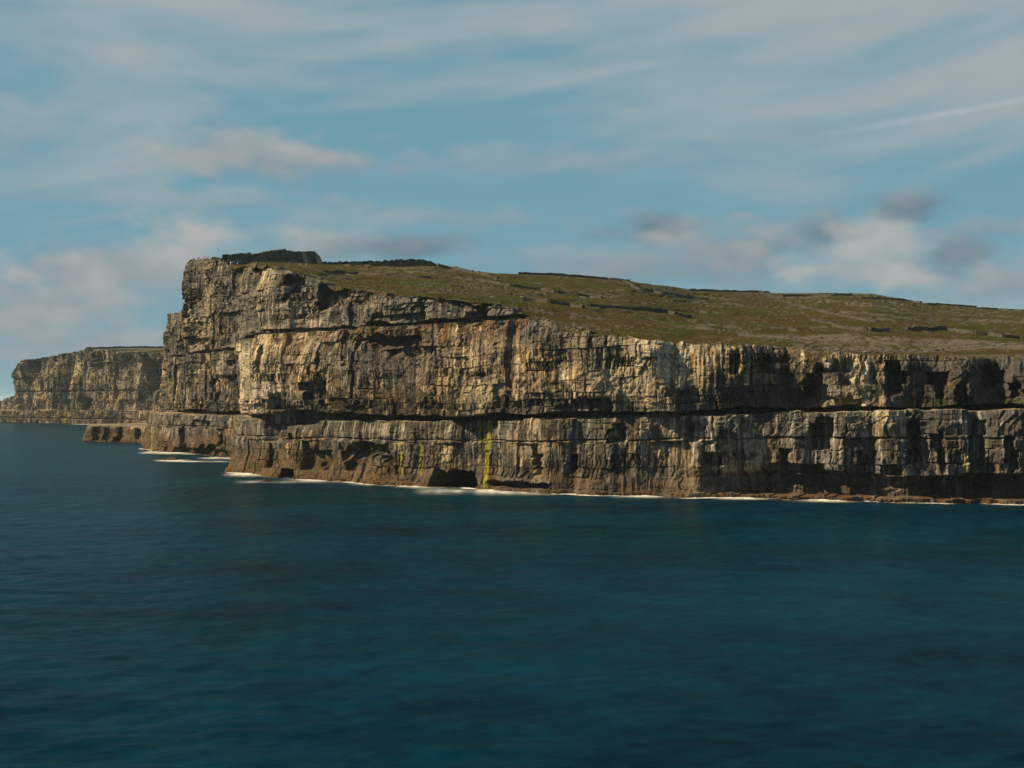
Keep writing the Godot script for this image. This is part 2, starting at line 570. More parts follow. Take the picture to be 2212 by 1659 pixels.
func build_headland():
	var root := Node3D.new()
	root.name = "cliff"
	add_child(root)
	tag(root, "tall bedded limestone sea cliff of the main headland", "cliff", "", "structure")
	# ---- the tall wall above the long ledge
	var poly := [[2560, 386], [2212, 401], [1960, 408], [1790, 415], [1745, 419], [1500, 424], [1250, 437], [1120, 447], [980, 466], [840, 494], [700, 522], [620, 542], [562, 560], [546, 572], [536, 640], [527, 705], [500, 728], [450, 765], [400, 805], [372, 832], [366, 850], [367, 1010]]
	var ds := [0.5, 0.3, 0.3, 0.3, 0.3, 0.3, 0.3, 0.3, 0.3, 0.3, 0.3, 0.34, 0.4, 1.2, 1.2, 0.5, 0.5, 0.5, 0.5, 0.5, 2.5, 2.5]
	var st := stations(poly, ds)
	var pos: PackedVector2Array = st[0]
	var nor: PackedVector2Array = st[1]
	var ss: PackedFloat32Array = st[2]
	var xs: PackedFloat32Array = st[3]
	var cols := pos.size()
	var rows := 225
	var v := PackedVector3Array()
	var c := PackedColorArray()
	v.resize(cols * rows)
	c.resize(cols * rows)
	for i in cols:
		var s := ss[i]
		var x := xs[i]
		var dist := -pos[i].y
		var slot := table(SLOT_T, x)
		var i2 := clampi(i, 2, cols - 3)
		var slope := clampf((xs[i2 + 2] - xs[i2 - 2]) / maxf(ss[i2 + 2] - ss[i2 - 2], 0.01), -9.0, -0.5)
		var dip := slot - 22.0
		var top := y_of(table(TOP_T, x), dist)
		var hb := hash2(floorf(s / 3.1 + 1.3 * n_a.get_noise_1d(s * 0.1)), 4.0)
		top += (hb - 0.5) * 1.3 + 0.5 * n_a.get_noise_1d(s * 0.09)
		var lo := slot - 1.6
		var right := sstep(1250.0, 1900.0, x)
		var tower := sstep(545.0, 520.0, x)
		var b1 := 5.0 * n_a.get_noise_1d(s * 0.017 + 4.0)
		var c_warm := table(C_WARM, x)
		var c_pale := table(C_PALE, x)
		var c_dark := table(C_DARK, x)
		var c_rough := table([[370, 1.1], [520, 1.0], [548, 0.55], [640, 0.7], [760, 0.9], [1000, 0.75], [1300, 0.7], [1550, 0.9], [2250, 0.95]], x)
		var over := sstep(900.0, 780.0, x) * sstep(540.0, 560.0, x)
		for j in rows:
			var t := j / (rows - 1.0)
			var y := lerpf(lo, top, t)
			var yb := y - dip
			var d := rock(s, yb, c_rough, 0.15 + 0.35 * right)
			var bh := blk_h
			var bc := blk_crack
			d += b1 * (0.4 + 0.6 * sstep(0.0, 60.0, y)) + (2.2 + 4.5 * right) * n_a.get_noise_2d(s * 0.045, y * 0.012 + 30.0) + (0.7 + 1.0 * right) * n_a.get_noise_2d(s * 0.1, y * 0.035 + 10.0)
			# the long slot at the foot, under the overhanging bed
			var sl := yb - 22.0 + 0.3 * n_a.get_noise_1d(s * 0.2)
			var thick := 1.9 + 1.0 * n_a.get_noise_1d(s * 0.03 + 8.0) - 0.6 * right + 1.2 * over
			if sl < thick:
				d -= 9.0 * sstep(thick, thick - 0.35, sl)
			d += over * 4.0 * sstep(60.0, 40.0, y) + 1.6 * (1.0 - tower)
			# the upper bed, set back, with its own slot
			if x < 1135.0:
				var u := y - 55.0 + 0.5 * n_a.get_noise_1d(s * 0.06 + 2.0)
				if u > 0.0:
					d -= 1.6 + 0.6 * n_a.get_noise_1d(s * 0.03)
					if u < 1.5 + 0.8 * n_a.get_noise_1d(s * 0.05 + 70.0):
						d -= 4.0
			d -= hollows(UP_HOLLOWS, x, y, s, slope) * sstep(0.5, 4.0, top - y)
			# lean back slightly at the brow
			d -= 1.8 * pow(t, 10.0)
			v[j * cols + i] = Vector3(pos[i].x + nor[i].x * d, y, pos[i].y + nor[i].y * d)
			blk_h = bh
			blk_crack = bc
			var hi := sstep(53.0, 56.0, y) * (1.0 - tower * 0.6)
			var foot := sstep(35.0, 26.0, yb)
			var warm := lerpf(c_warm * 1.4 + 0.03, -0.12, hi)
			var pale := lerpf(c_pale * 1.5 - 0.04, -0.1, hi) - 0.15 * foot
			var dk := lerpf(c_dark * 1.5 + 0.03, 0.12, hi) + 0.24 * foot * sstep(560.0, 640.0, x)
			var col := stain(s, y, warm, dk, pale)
			# iron stains below the upper parting
			if x < 1140.0 and x > 560.0:
				var ir := sstep(44.0, 54.0, y) * sstep(56.0, 54.5, y) * sstep(0.0, 0.35, n_b.get_noise_2d(s * 0.3 + 5.0, y * 0.04) + 0.06)
				col = col.lerp(RUST, ir * 0.75)
			# grass and moss on partings
			var ms := 0.0
			if x < 1140.0 and absf(y - 55.0) < 1.6:
				ms = sstep(0.05, 0.3, n_b.get_noise_2d(s * 0.1, 3.0))
			if x > 1950.0 and absf(sl - 1.6) < 1.6:
				ms = maxf(ms, sstep(0.0, 0.3, n_b.get_noise_2d(s * 0.12, 8.0)))
			if top - y < 1.0:
				ms = maxf(ms, 0.7 * sstep(0.1, 0.35, n_b.get_noise_2d(s * 0.15, 21.0)))
			col = col.lerp(MOSS, ms * 0.85)
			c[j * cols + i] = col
	var cut := PackedFloat32Array()
	for i in cols:
		cut.append(55.0 if xs[i] < 1140.0 else 999.0)
	split_part(["middle_bed", "top_bed"], v, c, cols, rows, cut, root)
	for i in cols:
		var p := v[(rows - 1) * cols + i]
		var lx := xs[i] if xs[i] > 500.0 else BX + FL * p.x / -p.z
		if land_x.is_empty() or lx < land_x[land_x.size() - 1] - 0.02:
			land_x.append(lx)
			land_top.append(p)
			land_d.append(-p.z)
	for i in land_x.size():
		land_ys.append(land_top[i].y if land_x[i] > 470.0 else land_top[i].y - 0.5)
		land_ds.append(land_d[i])
	for it in 2:
		var ys := land_ys.duplicate()
		var dd := land_ds.duplicate()
		var n_near := 0
		while n_near < land_x.size() and land_x[n_near] > 556.0:
			n_near += 1
		var sum_y := PackedFloat64Array([0.0])
		var sum_d := PackedFloat64Array([0.0])
		for i in land_x.size():
			sum_y.append(sum_y[i] + ys[i])
			sum_d.append(sum_d[i] + dd[i])
		for i in land_x.size():
			if land_x[i] < 470.0:
				continue
			var near_side := i < n_near
			var h := mini(70, mini(i - (0 if near_side else n_near), (n_near if near_side else land_x.size()) - 1 - i))
			land_ys[i] = (sum_y[i + h + 1] - sum_y[i - h]) / (2 * h + 1)
			land_ds[i] = (sum_d[i + h + 1] - sum_d[i - h]) / (2 * h + 1)
	stage("upper")
	build_lower(root)
	stage("lower")
	build_land()

# hollows in the lower terrace
const CAVES := [[990, 1.9, 44, 3.5, 22.0], [630, 1.0, 17, 2.6, 7.0], [1130, 2.3, 55, 1.0, 3.0]]
const FAR_HOLLOWS := [[393, 7.0, 6, 8.0, 4.5], [450, 2.2, 75, 2.6, 4.0], [480, 10.0, 8, 5.0, 2.5], [430, 17.0, 20, 2.0, 1.5], [300, 6.0, 5, 4.0, 3.0], [262, 5.0, 9, 4.5, 3.5], [232, 6.0, 5, 4.5, 3.0], [208, 5.0, 6, 5.0, 3.5]]
const LOW_HOLLOWS := [
	[579, 8.0, 6, 6.5, 6.0], [612, 15.0, 11, 1.6, 4.0], [790, 11.0, 66, 3.2, 2.6], [690, 9.0, 30, 4.5, 2.2], [760, 6.0, 12, 4.0, 2.0],
	[1155, 10.0, 10, 4.5, 3.2], [1235, 10.5, 9, 3.2, 2.5], [1690, 12.5, 20, 2.6, 3.0], [1700, 9.0, 60, 2.6, 4.0], [1870, 13.0, 22, 5.0, 3.0], [1975, 18.0, 14, 7.0, 4.0],
	[2030, 15.0, 14, 6.0, 3.5], [2110, 16.0, 16, 8.0, 4.0], [1775, 20.0, 26, 5.0, 4.0], [2180, 14.0, 14, 7.0, 4.0], [1540, 10.0, 18, 4.0, 2.5], [1340, 19.0, 16, 3.0, 1.8], [1500, 19.0, 20, 2.5, 2.0], [1920, 9.5, 40, 2.0, 3.0]]

const B_DARK := [[330, -0.05], [520, 0.0], [640, 0.02], [900, 0.02], [1100, 0.06], [1300, 0.12], [1420, 0.02], [1500, -0.1], [1650, -0.08], [1760, 0.12], [1860, -0.04], [1960, 0.0], [2100, 0.06], [2250, 0.1]]
const B_PALE := [[330, -0.05], [640, -0.02], [1300, 0.0], [1480, 0.14], [1650, 0.12], [1760, -0.1], [1870, 0.16], [1990, 0.08], [2100, -0.02], [2250, -0.05]]

func build_lower(root: Node):
	var poly := []
	for p in [[2560, 1094], [2212, 1089], [1960, 1086], [1700, 1079], [1500, 1074], [1180, 1068], [1060, 1057], [960, 1054], [850, 1049], [760, 1041], [640, 1034], [580, 1029], [520, 1022]]:
		poly.append([p[0], d_of_water(p[1])])
	poly.append_array([[514, 580], [519, 650], [521, 700], [505, 712], [470, 735], [400, 773], [340, 806], [331, 822], [328, 850], [318, 975], [260, 992], [205, 1002], [190, 1006], [187, 1020], [190, 1085], [300, 1120], [360, 1150]])
	var ds := [0.5, 0.3, 0.3, 0.3, 0.3, 0.3, 0.3, 0.3, 0.3, 0.3, 0.3, 0.3, 0.4, 0.8, 0.9, 0.5, 0.5, 0.5, 0.5, 0.5, 0.8, 0.9, 0.7, 0.7, 0.7, 0.7, 0.8, 1.5, 2.5, 2.5]
	var st := stations(poly, ds)
	var pos: PackedVector2Array = st[0]
	var nor: PackedVector2Array = st[1]
	var ss: PackedFloat32Array = st[2]
	var xs: PackedFloat32Array = st[3]
	var cols := pos.size()
	var rows := 84
	var extra := 16
	var all := rows + extra
	var v := PackedVector3Array()
	var c := PackedColorArray()
	v.resize(cols * all)
	c.resize(cols * all)
	for i in cols:
		var s := ss[i] + 3000.0
		var x := xs[i]
		var dist := -pos[i].y
		var slot := table(SLOT_T, x)
		var i2 := clampi(i, 2, cols - 3)
		var slope := clampf((xs[i2 + 2] - xs[i2 - 2]) / maxf(ss[i2 + 2] - ss[i2 - 2], 0.01), -9.0, -0.5)
		var shelf := sstep(880.0, 960.0, dist)          # the low shelf far to the left
		var dip := slot - 22.0
		var top := lerpf(slot - 0.3, 11.0, shelf)
		top += 0.5 * n_a.get_noise_1d(s * 0.06) + (hash2(floorf(s / 4.3), 9.0) - 0.5) * 0.7 - 2.2 * sstep(520.0, 640.0, x) * sstep(720.0, 640.0, x) * sstep(700.0, 600.0, dist)
		var right := sstep(1150.0, 1750.0, x)
		var far_right := sstep(1450.0, 1700.0, x)
		var near := sstep(700.0, 640.0, dist)
		var b1 := 2.2 * n_a.get_noise_1d(s * 0.022 + 14.0)
		var dlast := 0.0
		var clast := GREY
		for j in all:
			if j < rows:
				var t := j / (rows - 1.0)
				var y := lerpf(-1.5, top, t)
				var yb := y - dip
				var d := rock(s, yb, 0.5 + 0.15 * far_right, 0.1 + 0.5 * right)
				var bh := blk_h
				d += b1 + (1.0 + 2.6 * right) * n_a.get_noise_2d(s * 0.055, y * 0.025 + 50.0) + (0.6 + 0.6 * right) * n_a.get_noise_2d(s * 0.15, y * 0.05 + 20.0)
				# mid parting
				var pl := 15.4 + dip * 0.7 + 0.4 * n_a.get_noise_1d(s * 0.04)
				if absf(y - pl) < 0.3 and shelf < 0.5:
					d -= 0.8 + 0.8 * n_a.get_noise_1d(s * 0.05 + 5.0)
				if y > pl:
					d -= 0.5 * (1.0 - right)
				if near > 0.5 and y > 13.0:
					d -= 4.0 * sstep(556.0, 566.0, x) * sstep(640.0, 622.0, x) * sstep(13.0, 13.5, y)
				# battered foot, and the wave-cut slot on the right with its rusty step
				d += 2.0 * sstep(9.0, 0.0, y) * (1.0 - far_right)
				if y < 1.5 + 0.5 * n_a.get_noise_1d(s * 0.11):
					d += (2.0 + 1.5 * n_a.get_noise_1d(s * 0.06 + 3.0)) * (0.3 + 0.5 * right) + 1.0 * far_right
				else:
					d -= 9.0 * far_right * sstep(8.6, 6.6, y + 0.8 * n_a.get_noise_1d(s * 0.05)) * (0.75 + 0.4 * n_a.get_noise_1d(s * 0.03))
					if y < 4.0:
						d += 0.8 * far_right
				if near > 0.5:
					d -= maxf(hollows(LOW_HOLLOWS, x, y, s, slope) * (1.0 - 0.3 * right), hollows(CAVES, x, y, s))
				else:
					d -= hollows(FAR_HOLLOWS, x, y, s, slope)
				d -= 0.9 * pow(t, 12.0)
				dlast = d
				v[j * cols + i] = Vector3(pos[i].x + nor[i].x * d, y, pos[i].y + nor[i].y * d)
				blk_h = bh
				var up := sstep(-0.5, 0.5, y - pl)
				var col := stain(s, y, 0.08, lerpf(0.16, 0.3, up) + 1.3 * table(B_DARK, x), 1.3 * table(B_PALE, x) - 0.16)
				# sea-stained brown rock towards the water
				var nb := n_b.get_noise_2d(s * 0.05, y * 0.06 + 40.0)
				var br := sstep(15.0, 7.0, y + nb * 9.0 + 5.0 * sstep(850.0, 900.0, x))
				br *= 1.0 - 0.5 * sstep(860.0, 930.0, x)
				col = col.lerp(BROWN.lerp(UMBER, sstep(-0.2, 0.3, n_b.get_noise_2d(s * 0.12, y * 0.15) + 0.3 * far_right + 0.1 * right)), br * 0.9)
				col = col.lerp(UMBER, 0.3 * right * sstep(-0.1, 0.3, n_b.get_noise_2d(s * 0.03 + 8.0, y * 0.05)))
				if y < 1.9:
					col = col.lerp(Color(0.1185, 0.0648, 0.0284), 0.75 * sstep(-0.35, 0.15, n_b.get_noise_2d(s * 0.14, y * 0.5)))
				elif y < 8.0:
					col = col.lerp(Color(0.1343, 0.0829, 0.0395), 0.55 * sstep(0.0, 0.3, n_b.get_noise_2d(s * 0.07 + 3.0, y * 0.2)) * (1.0 - 0.6 * right))
				# pale runs from the ledge
				var ru := sstep(0.22, 0.42, n_b.get_noise_2d(s * 0.45 + 300.0, y * 0.03)) * sstep(6.0, 16.0, y)
				col = col.lerp(CHALK, ru * 0.45)
				# yellow-green algae where fresh water runs down
				var al := 0.0
				var wob := 0.5 * n_a.get_noise_1d(y * 0.3)
				var pv := v[j * cols + i]
				var xa := BX + FL * pv.x / -pv.z
				if near > 0.5:
					al = maxf(al, sstep(5.0, 4.0, absf(xa - (1050.0 + (y - 5.0) * 0.55) + wob * 0.5)) * sstep(24.0, 22.0, y))
					al = maxf(al, sstep(3.0, 2.0, absf(xa - 1037.0 + wob * 0.5)) * sstep(14.8, 15.5, y))
					al = maxf(al, sstep(1.8, 0.8, absf(xa - 1047.0 + wob)) * sstep(14.8, 15.5, y) * 0.8)
					al = maxf(al, sstep(3.0, 1.5, absf(xa - 909.0 + wob)) * sstep(3.0, 5.0, y) * sstep(15.2, 14.8, y) * 0.9)
					al = maxf(al, sstep(2.8, 1.2, absf(xa - 868.0 + wob)) * sstep(3.0, 5.0, y) * sstep(12.5, 11.8, y) * 0.9)
					al = maxf(al, sstep(4.0, 2.0, absf(xa - 862.0 + wob)) * sstep(12.0, 13.0, y) * sstep(15.4, 15.0, y) * 0.85)
					al = maxf(al, sstep(1.0, 0.4, absf(xa - 561.0)) * sstep(12.0, 13.0, y) * sstep(20.0, 19.0, y) * 0.5)
					al = maxf(al, sstep(2.5, 1.0, absf(xa - 1700.0 + wob)) * sstep(17.0, 18.0, y) * 0.25)
				else:
					al = maxf(al, sstep(1.6, 0.6, absf(xa - 328.0 + wob * 0.3)) * sstep(900.0, 860.0, dist) * sstep(15.0, 13.0, y) * 0.8)
					al = maxf(al, sstep(1.5, 0.5, absf(xa - 306.0 + wob * 0.3)) * 0.4)
				if al > 0.0:
					al *= 0.85 + 0.5 * n_b.get_noise_2d(s * 0.9, y * 0.1)
					col = col.lerp(ALGA, clampf(al, 0.0, 1.0))
				# weed at the foot of the corner
				if y < 5.0 and y > 1.0 and near > 0.5:
					col = col.lerp(MOSS, 0.8 * sstep(26.0, 8.0, absf(x - 548.0)) * sstep(-0.1, 0.25, n_b.get_noise_2d(s * 0.2, y * 0.3)))
				c[j * cols + i] = col
				clast = col
			else:
				# the ledge on top, running back under the upper wall
				var e := float(j - rows + 1)
				var back := e * e * (0.075 + 0.12 * shelf) + 0.25
				var p := Vector2(pos[i].x, pos[i].y) + nor[i] * (dlast - back)
				var yy := top + 0.35 * n_b.get_noise_2d(p.x * 0.25, p.y * 0.25) + 0.02 * back
				v[j * cols + i] = Vector3(p.x, yy, p.y)
				var g := GREY.lerp(TAN, 0.5 + n_b.get_noise_2d(p.x * 0.1, p.y * 0.1))
				c[j * cols + i] = g.lerp(MOSS, 0.6 * sstep(0.1, 0.35, n_b.get_noise_2d(p.x * 0.06 + 9.0, p.y * 0.06)))
	var cut := PackedFloat32Array()
	for i in cols:
		cut.append(15.4 + (table(SLOT_T, xs[i]) - 22.0) * 0.7)
	for i in cols:
		if -pos[i].y > 900.0:
			break
		var far_out := -99.0
		for j in 9:
			var q := v[j * cols + i]
			far_out = maxf(far_out, (Vector2(q.x, q.z) - pos[i]).dot(nor[i]))
		wash_p.append(pos[i] + nor[i] * far_out)
		wash_n.append(nor[i])
	split_part(["foot_bed", "ledge_bed"], v, c, cols, all, cut, root)

# ---------------------------------------------------------------- the land on top
const SKY_T := [[360, 694], [384, 690], [389, 616], [406, 578], [432, 570], [468, 570], [484, 568], [520, 570], [600, 570], [690, 570], [760, 574], [940, 576], [1000, 585], [1060, 591], [1200, 595], [1290, 601], [1360, 608], [1440, 618], [1500, 627], [1600, 631], [1700, 633], [1800, 632], [1880, 634], [1940, 645], [2020, 658], [2100, 664], [2212, 669], [2560, 684]]
const SKYD_T := [[360, 870], [460, 812], [480, 800], [700, 815], [940, 825], [1060, 815], [1360, 850], [1500, 950], [1700, 1050], [1900, 1010], [2212, 1080], [2560, 1100]]

func land_index(x: float) -> int:
	# land_x falls with the index
	var a := 0
	var b := land_x.size() - 1
	while b - a > 1:
		var m := (a + b) / 2
		if land_x[m] > x:
			a = m
		else:
			b = m
	return a

func land_y(x: float, d: float) -> float:
	var i := land_index(x)
	return land_height(x, d, i)

func land_height(x: float, d: float, i: int) -> float:
	var y0 := land_ys[i]
	var d0 := land_ds[i]
	var d1 := maxf(table(SKYD_T, x), d0 + 30.0)
	var y1 := y_of(table(SKY_T, x), d1)
	var q := (d - d0) / (d1 - d0)
	var y := lerpf(y0, y1, q) + (land_top[i].y - y0) * sstep(5.0, 0.0, d - land_d[i])
	if q > 1.0:
		y = y1 + (y1 - y0) * 0.5 * (1.0 - exp(-(q - 1.0) * 1.6)) * 0.6 - maxf(0.0, q - 1.0) * 10.0
	if x < 425.0:
		y -= maxf(0.0, d - land_d[i] - 3.0) * 1.2 * sstep(425.0, 408.0, x)
	var px := d * (x - BX) / FL
	var away := sstep(0.0, 9.0, d - land_d[i])
	# low rock steps along the slope and gentle hummocks
	var r := y / 3.4 + 0.9 * n_b.get_noise_2d(px * 0.008, d * 0.012)
	var f := r - floorf(r)
	var stepped := (sstep(0.0, 0.3, f) - f) * 1.5 * sstep(-0.1, 0.3, n_a.get_noise_2d(px * 0.012 + 7.0, d * 0.02))
	scarp = sstep(0.34, 0.2, f) * sstep(0.0, 0.06, f) * sstep(-0.1, 0.3, n_a.get_noise_2d(px * 0.012 + 7.0, d * 0.02))
	# smaller benches between
	var r2 := y / 1.15 + 1.2 * n_b.get_noise_2d(px * 0.014 + 20.0, d * 0.02)
	var f2 := r2 - floorf(r2)
	var on2 := sstep(-0.05, 0.25, n_b.get_noise_2d(px * 0.016 + 90.0, d * 0.03))
	stepped += (sstep(0.0, 0.25, f2) - f2) * 0.6 * on2
	scarp = maxf(scarp, sstep(0.3, 0.15, f2) * sstep(0.0, 0.05, f2) * on2 * 0.9)
	y += (stepped + 1.3 * n_b.get_noise_2d(px * 0.016, d * 0.02) + 0.35 * n_b.get_noise_2d(px * 0.09, d * 0.11)) * away * (1.0 if q < 0.9 else 0.4)
	return y

func d_on_land(x: float, py: float) -> float:
	# walk up the slope until the line of sight at this angle meets it
	var i := land_index(x)
	var d := land_d[i] + 1.0
	while d < 1150.0:
		if land_height(x, d, i) >= y_of(py, d):
			return d
		d += 1.5
	return table(SKYD_T, x)

func build_land():
	var cols := 0
	var pick := PackedInt32Array()
	for i in range(0, land_x.size()):
		pick.append(i)
	cols = pick.size()
	var rows := 250
	var v := PackedVector3Array()
	var c := PackedColorArray()
	v.resize(cols * rows)
	c.resize(cols * rows)
	for ii in cols:
		var i := pick[ii]
		var x := land_x[i]
		var d0 := land_d[i]
		var top := land_top[i]
		var d1 := maxf(table(SKYD_T, x), d0 + 30.0)
		for j in rows:
			var t := j / (rows - 1.0)
			var run := (d1 * 1.35 - land_ds[i]) * pow(t, 1.35)
			var d := land_ds[i] + run + (d0 - land_ds[i]) * sstep(14.0, 0.0, run) + 0.02 * j * sstep(14.0, 0.0, run)
			var y := land_height(x, d, i)
			var p := Vector3(d * (x - BX) / FL, y, -d)
			if j == 0:
				p = top
			if j == rows - 1:
				p.y = -5.0
			v[j * cols + ii] = p
			c[j * cols + ii] = land_color(p, x, d, land_ds[i], d1)
	var mat := StandardMaterial3D.new()
	mat.vertex_color_use_as_albedo = true
	mat.roughness = 1.0
	mat.metallic_specular = 0.1
	var nt := NoiseTexture2D.new()
	nt.width = 512
	nt.height = 512
	nt.seamless = true
	var fn := FastNoiseLite.new()
	fn.seed = 21
	fn.frequency = 0.03
	fn.fractal_octaves = 5
	nt.noise = fn
	var g := Gradient.new()
	g.set_color(0, Color(0.55, 0.55, 0.55))
	g.set_color(1, Color(1, 1, 1))
	nt.color_ramp = g
	mat.albedo_texture = nt
	mat.uv1_triplanar = true
	mat.uv1_world_triplanar = true
	mat.uv1_scale = Vector3(0.06, 0.06, 0.06)
	var o := part("hillside", grid_mesh(v, c, cols, rows, true), mat, self)
	tag(o, "grassy hillside with grey limestone shelves above the cliff", "hillside", "", "structure")

func land_color(p: Vector3, x: float, d: float, d0: float, d1: float) -> Color:
	if x < 430.0:
		return GREY
	var q := (d - d0) / (d1 - d0)
	var olive := Color(0.056, 0.049, 0.012)
	var green := Color(0.044, 0.055, 0.009)
	var straw := Color(0.0695, 0.0490, 0.0205)
	var c := olive.lerp(green, sstep(-0.15, 0.3, n_b.get_noise_2d(p.x * 0.02, p.z * 0.03)))
	c = c.lerp(straw, sstep(-0.05, 0.35, n_b.get_noise_2d(p.x * 0.03 + 40.0, p.z * 0.06)) * 0.8)
	# bare limestone lies in strips along the slope
	var band := n_b.get_noise_2d(p.x * 0.012 + 70.0, p.z * 0.05)
	var fine := n_f.get_noise_2d(p.x * 0.13, p.z * 0.45)
	var much := 0.0
	much += 0.5 * sstep(1550.0, 1800.0, x) * exp(-pow((q - 0.085) / 0.055, 2.0)) - 0.12 * sstep(1100.0, 1200.0, x) * exp(-pow((q - 0.25) / 0.1, 2.0))
	much += 0.1 * sstep(1400.0, 2000.0, x) * sstep(0.35, 0.6, q)
	much += 0.12 * sstep(900.0, 800.0, x) * sstep(0.4, 0.0, q)
	much += 0.14 * sstep(0.05, 0.0, q)
	var lime := sstep(0.16, 0.42, band * 0.5 + fine * 0.75 + much + scarp * 0.3 - 0.1)
	return c.lerp(Color(0.1501, 0.1359, 0.1201), lime * 0.85)

# ---------------------------------------------------------------- far cliffs across the bay
func build_far_cliffs():
	var a := sheet("far_cliff", [[440, 1560], [380, 1640], [350, 1700], [300, 1722], [285, 1760], [225, 1790], [205, 1800], [185, 1850], [100, 1880], [93, 1915], [56, 1935], [44, 1950], [42, 2100]],
		[[40, 852], [43, 830], [48, 800], [55, 777], [98, 772], [140, 762], [171, 758], [195, 754], [245, 757], [300, 761], [370, 763]], 15.0, 2.2, 900.0,
		[[20, 800], [98, 776], [171, 762], [195, 753], [230, 751.5], [359, 750.5], [500, 752]])
	tag(a, "bedded limestone cliff across the bay, left of the main headland", "cliff", "", "structure")
	var b := sheet("rock_shelf", [[440, 1540], [330, 1600], [296, 1650], [293, 1700], [278, 1728], [200, 1745], [170, 1770], [150, 1800], [60, 1880], [0, 1925], [-160, 2000]],
		[[-200, 890], [0, 887], [120, 888], [220, 888], [440, 890]], -2.0, 1.0, 1700.0, [])
	tag(b, "low brown rock shelf along the foot of the far cliff", "rock shelf", "", "structure")
	var e := sheet("distant_cliff", [[70, 2360], [46, 2380], [20, 2420], [-40, 2520], [-200, 2700]],
		[[-200, 872], [0, 866], [20, 860], [44, 855], [70, 853]], -2.0, 2.0, 2600.0, [])
	tag(e, "hazy low cliff at the left edge beyond the far cliff", "cliff", "", "structure")
	var wall := rough_wall([[185, 753], [230, 751.5], [290, 750.5], [362, 750.5]], 2.2, 2.0, 1990.0)
	var w := part("stone_wall", wall, stone_mat, self)
	tag(w, "dark field wall along the top of the far cliff across the bay", "wall", "field walls")

func sheet(called: String, poly: Array, top_t: Array, lo: float, amp: float, seed_s: float, crest: Array) -> Node:
	var st := stations(poly, [0.9])
	var pos: PackedVector2Array = st[0]
	var nor: PackedVector2Array = st[1]
	var ss: PackedFloat32Array = st[2]
	var xs: PackedFloat32Array = st[3]
	var cols := pos.size()
	var rows := 100 if lo > 0.0 else 40
	var extra := 14
	var all := rows + extra
	var shelf := called == "rock_shelf"
	var v := PackedVector3Array()
	var c := PackedColorArray()
	v.resize(cols * all)
	c.resize(cols * all)
	for i in cols:
		var s := ss[i] + seed_s
		var x := xs[i]
		var dist := -pos[i].y
		var top := y_of(table(top_t, x), dist) + (hash2(floorf(s / 6.0), 2.0) - 0.5) * 1.8
		if shelf:
			top += 2.0 * n_a.get_noise_1d(s * 0.02)
		var b1 := 11.0 * n_a.get_noise_1d(s * 0.012) * amp / 2.2
		var dl := 0.0
		for j in all:
			if j < rows:
				var t := j / (rows - 1.0)
				var y := lerpf(lo, top, t)
				var d := rock(s, y * 0.7 + 8.0, 1.3 * amp * 0.6, 0.8)
				var bh := blk_h
				d += b1 * (0.5 + 0.5 * t) + amp * 2.6 * n_a.get_noise_2d(s * 0.03, y * 0.008) + amp * 0.6 * n_a.get_noise_2d(s * 0.09, y * 0.03 + 5.0)
				if absf(y - 42.0) < 0.9 and called == "far_cliff":
					d -= 3.0
				if shelf and absf(y - 6.5) < 0.8:
					d -= 2.2
				if shelf and y < 6.0:
					d += 2.0
				if called == "far_cliff":
					d -= hollows([[205, 78.0, 14, 16.0, 10.0], [330, 62.0, 22, 24.0, 9.0], [80, 78.0, 14, 15.0, 6.0], [185, 26.0, 9, 10.0, 9.0], [90, 52.0, 6, 10.0, 5.0]], x, y, s)
				dl = d
				v[j * cols + i] = Vector3(pos[i].x + nor[i].x * d, y, pos[i].y + nor[i].y * d)
				blk_h = bh
				var col := stain(s * 0.6, y * 0.7, 0.12, -0.05, 0.02)
				if lo < 0.0:
					col = col.lerp(BROWN.lerp(UMBER, 0.4), (0.85 if shelf else 0.25) * sstep(-0.4, 0.1, n_b.get_noise_2d(s * 0.05, y * 0.1)))
				if shelf:
					col = col.lerp(ALGA, 0.8 * sstep(2.2, 1.0, absf(x - 140.0)))
				c[j * cols + i] = col
			else:
				var e := float(j - rows + 1)
				var back := e * e * 1.6 + 0.4
				if shelf:
					back = e * e * 0.8 + 0.4
				var p := Vector2(pos[i].x, pos[i].y) + nor[i] * (dl - back)
				var yy := top + 0.8 * n_b.get_noise_2d(p.x * 0.05, p.y * 0.05)
				if crest.size():
					# the field behind rises a little to its wall
					var dd := -p.y
					var want := y_of(table(crest, BX + FL * p.x / dd), dd) - 1.0
					yy = lerpf(top, maxf(want, top), sstep(0.0, 60.0, back))
				if j == all - 1:
					yy = -2.0
				v[j * cols + i] = Vector3(p.x, yy, p.y)
				var g := Color(0.0672, 0.0672, 0.0237).lerp(Color(0.1027, 0.0869, 0.0395), 0.5 + n_b.get_noise_2d(p.x * 0.03, p.y * 0.03))
				if shelf or e < 2.0:
					g = GREY.lerp(TAN, 0.5 + n_b.get_noise_2d(p.x * 0.05, p.y * 0.05))
				c[j * cols + i] = g
	return part(called, grid_mesh(v, c, cols, all, true), rock_mat, self)

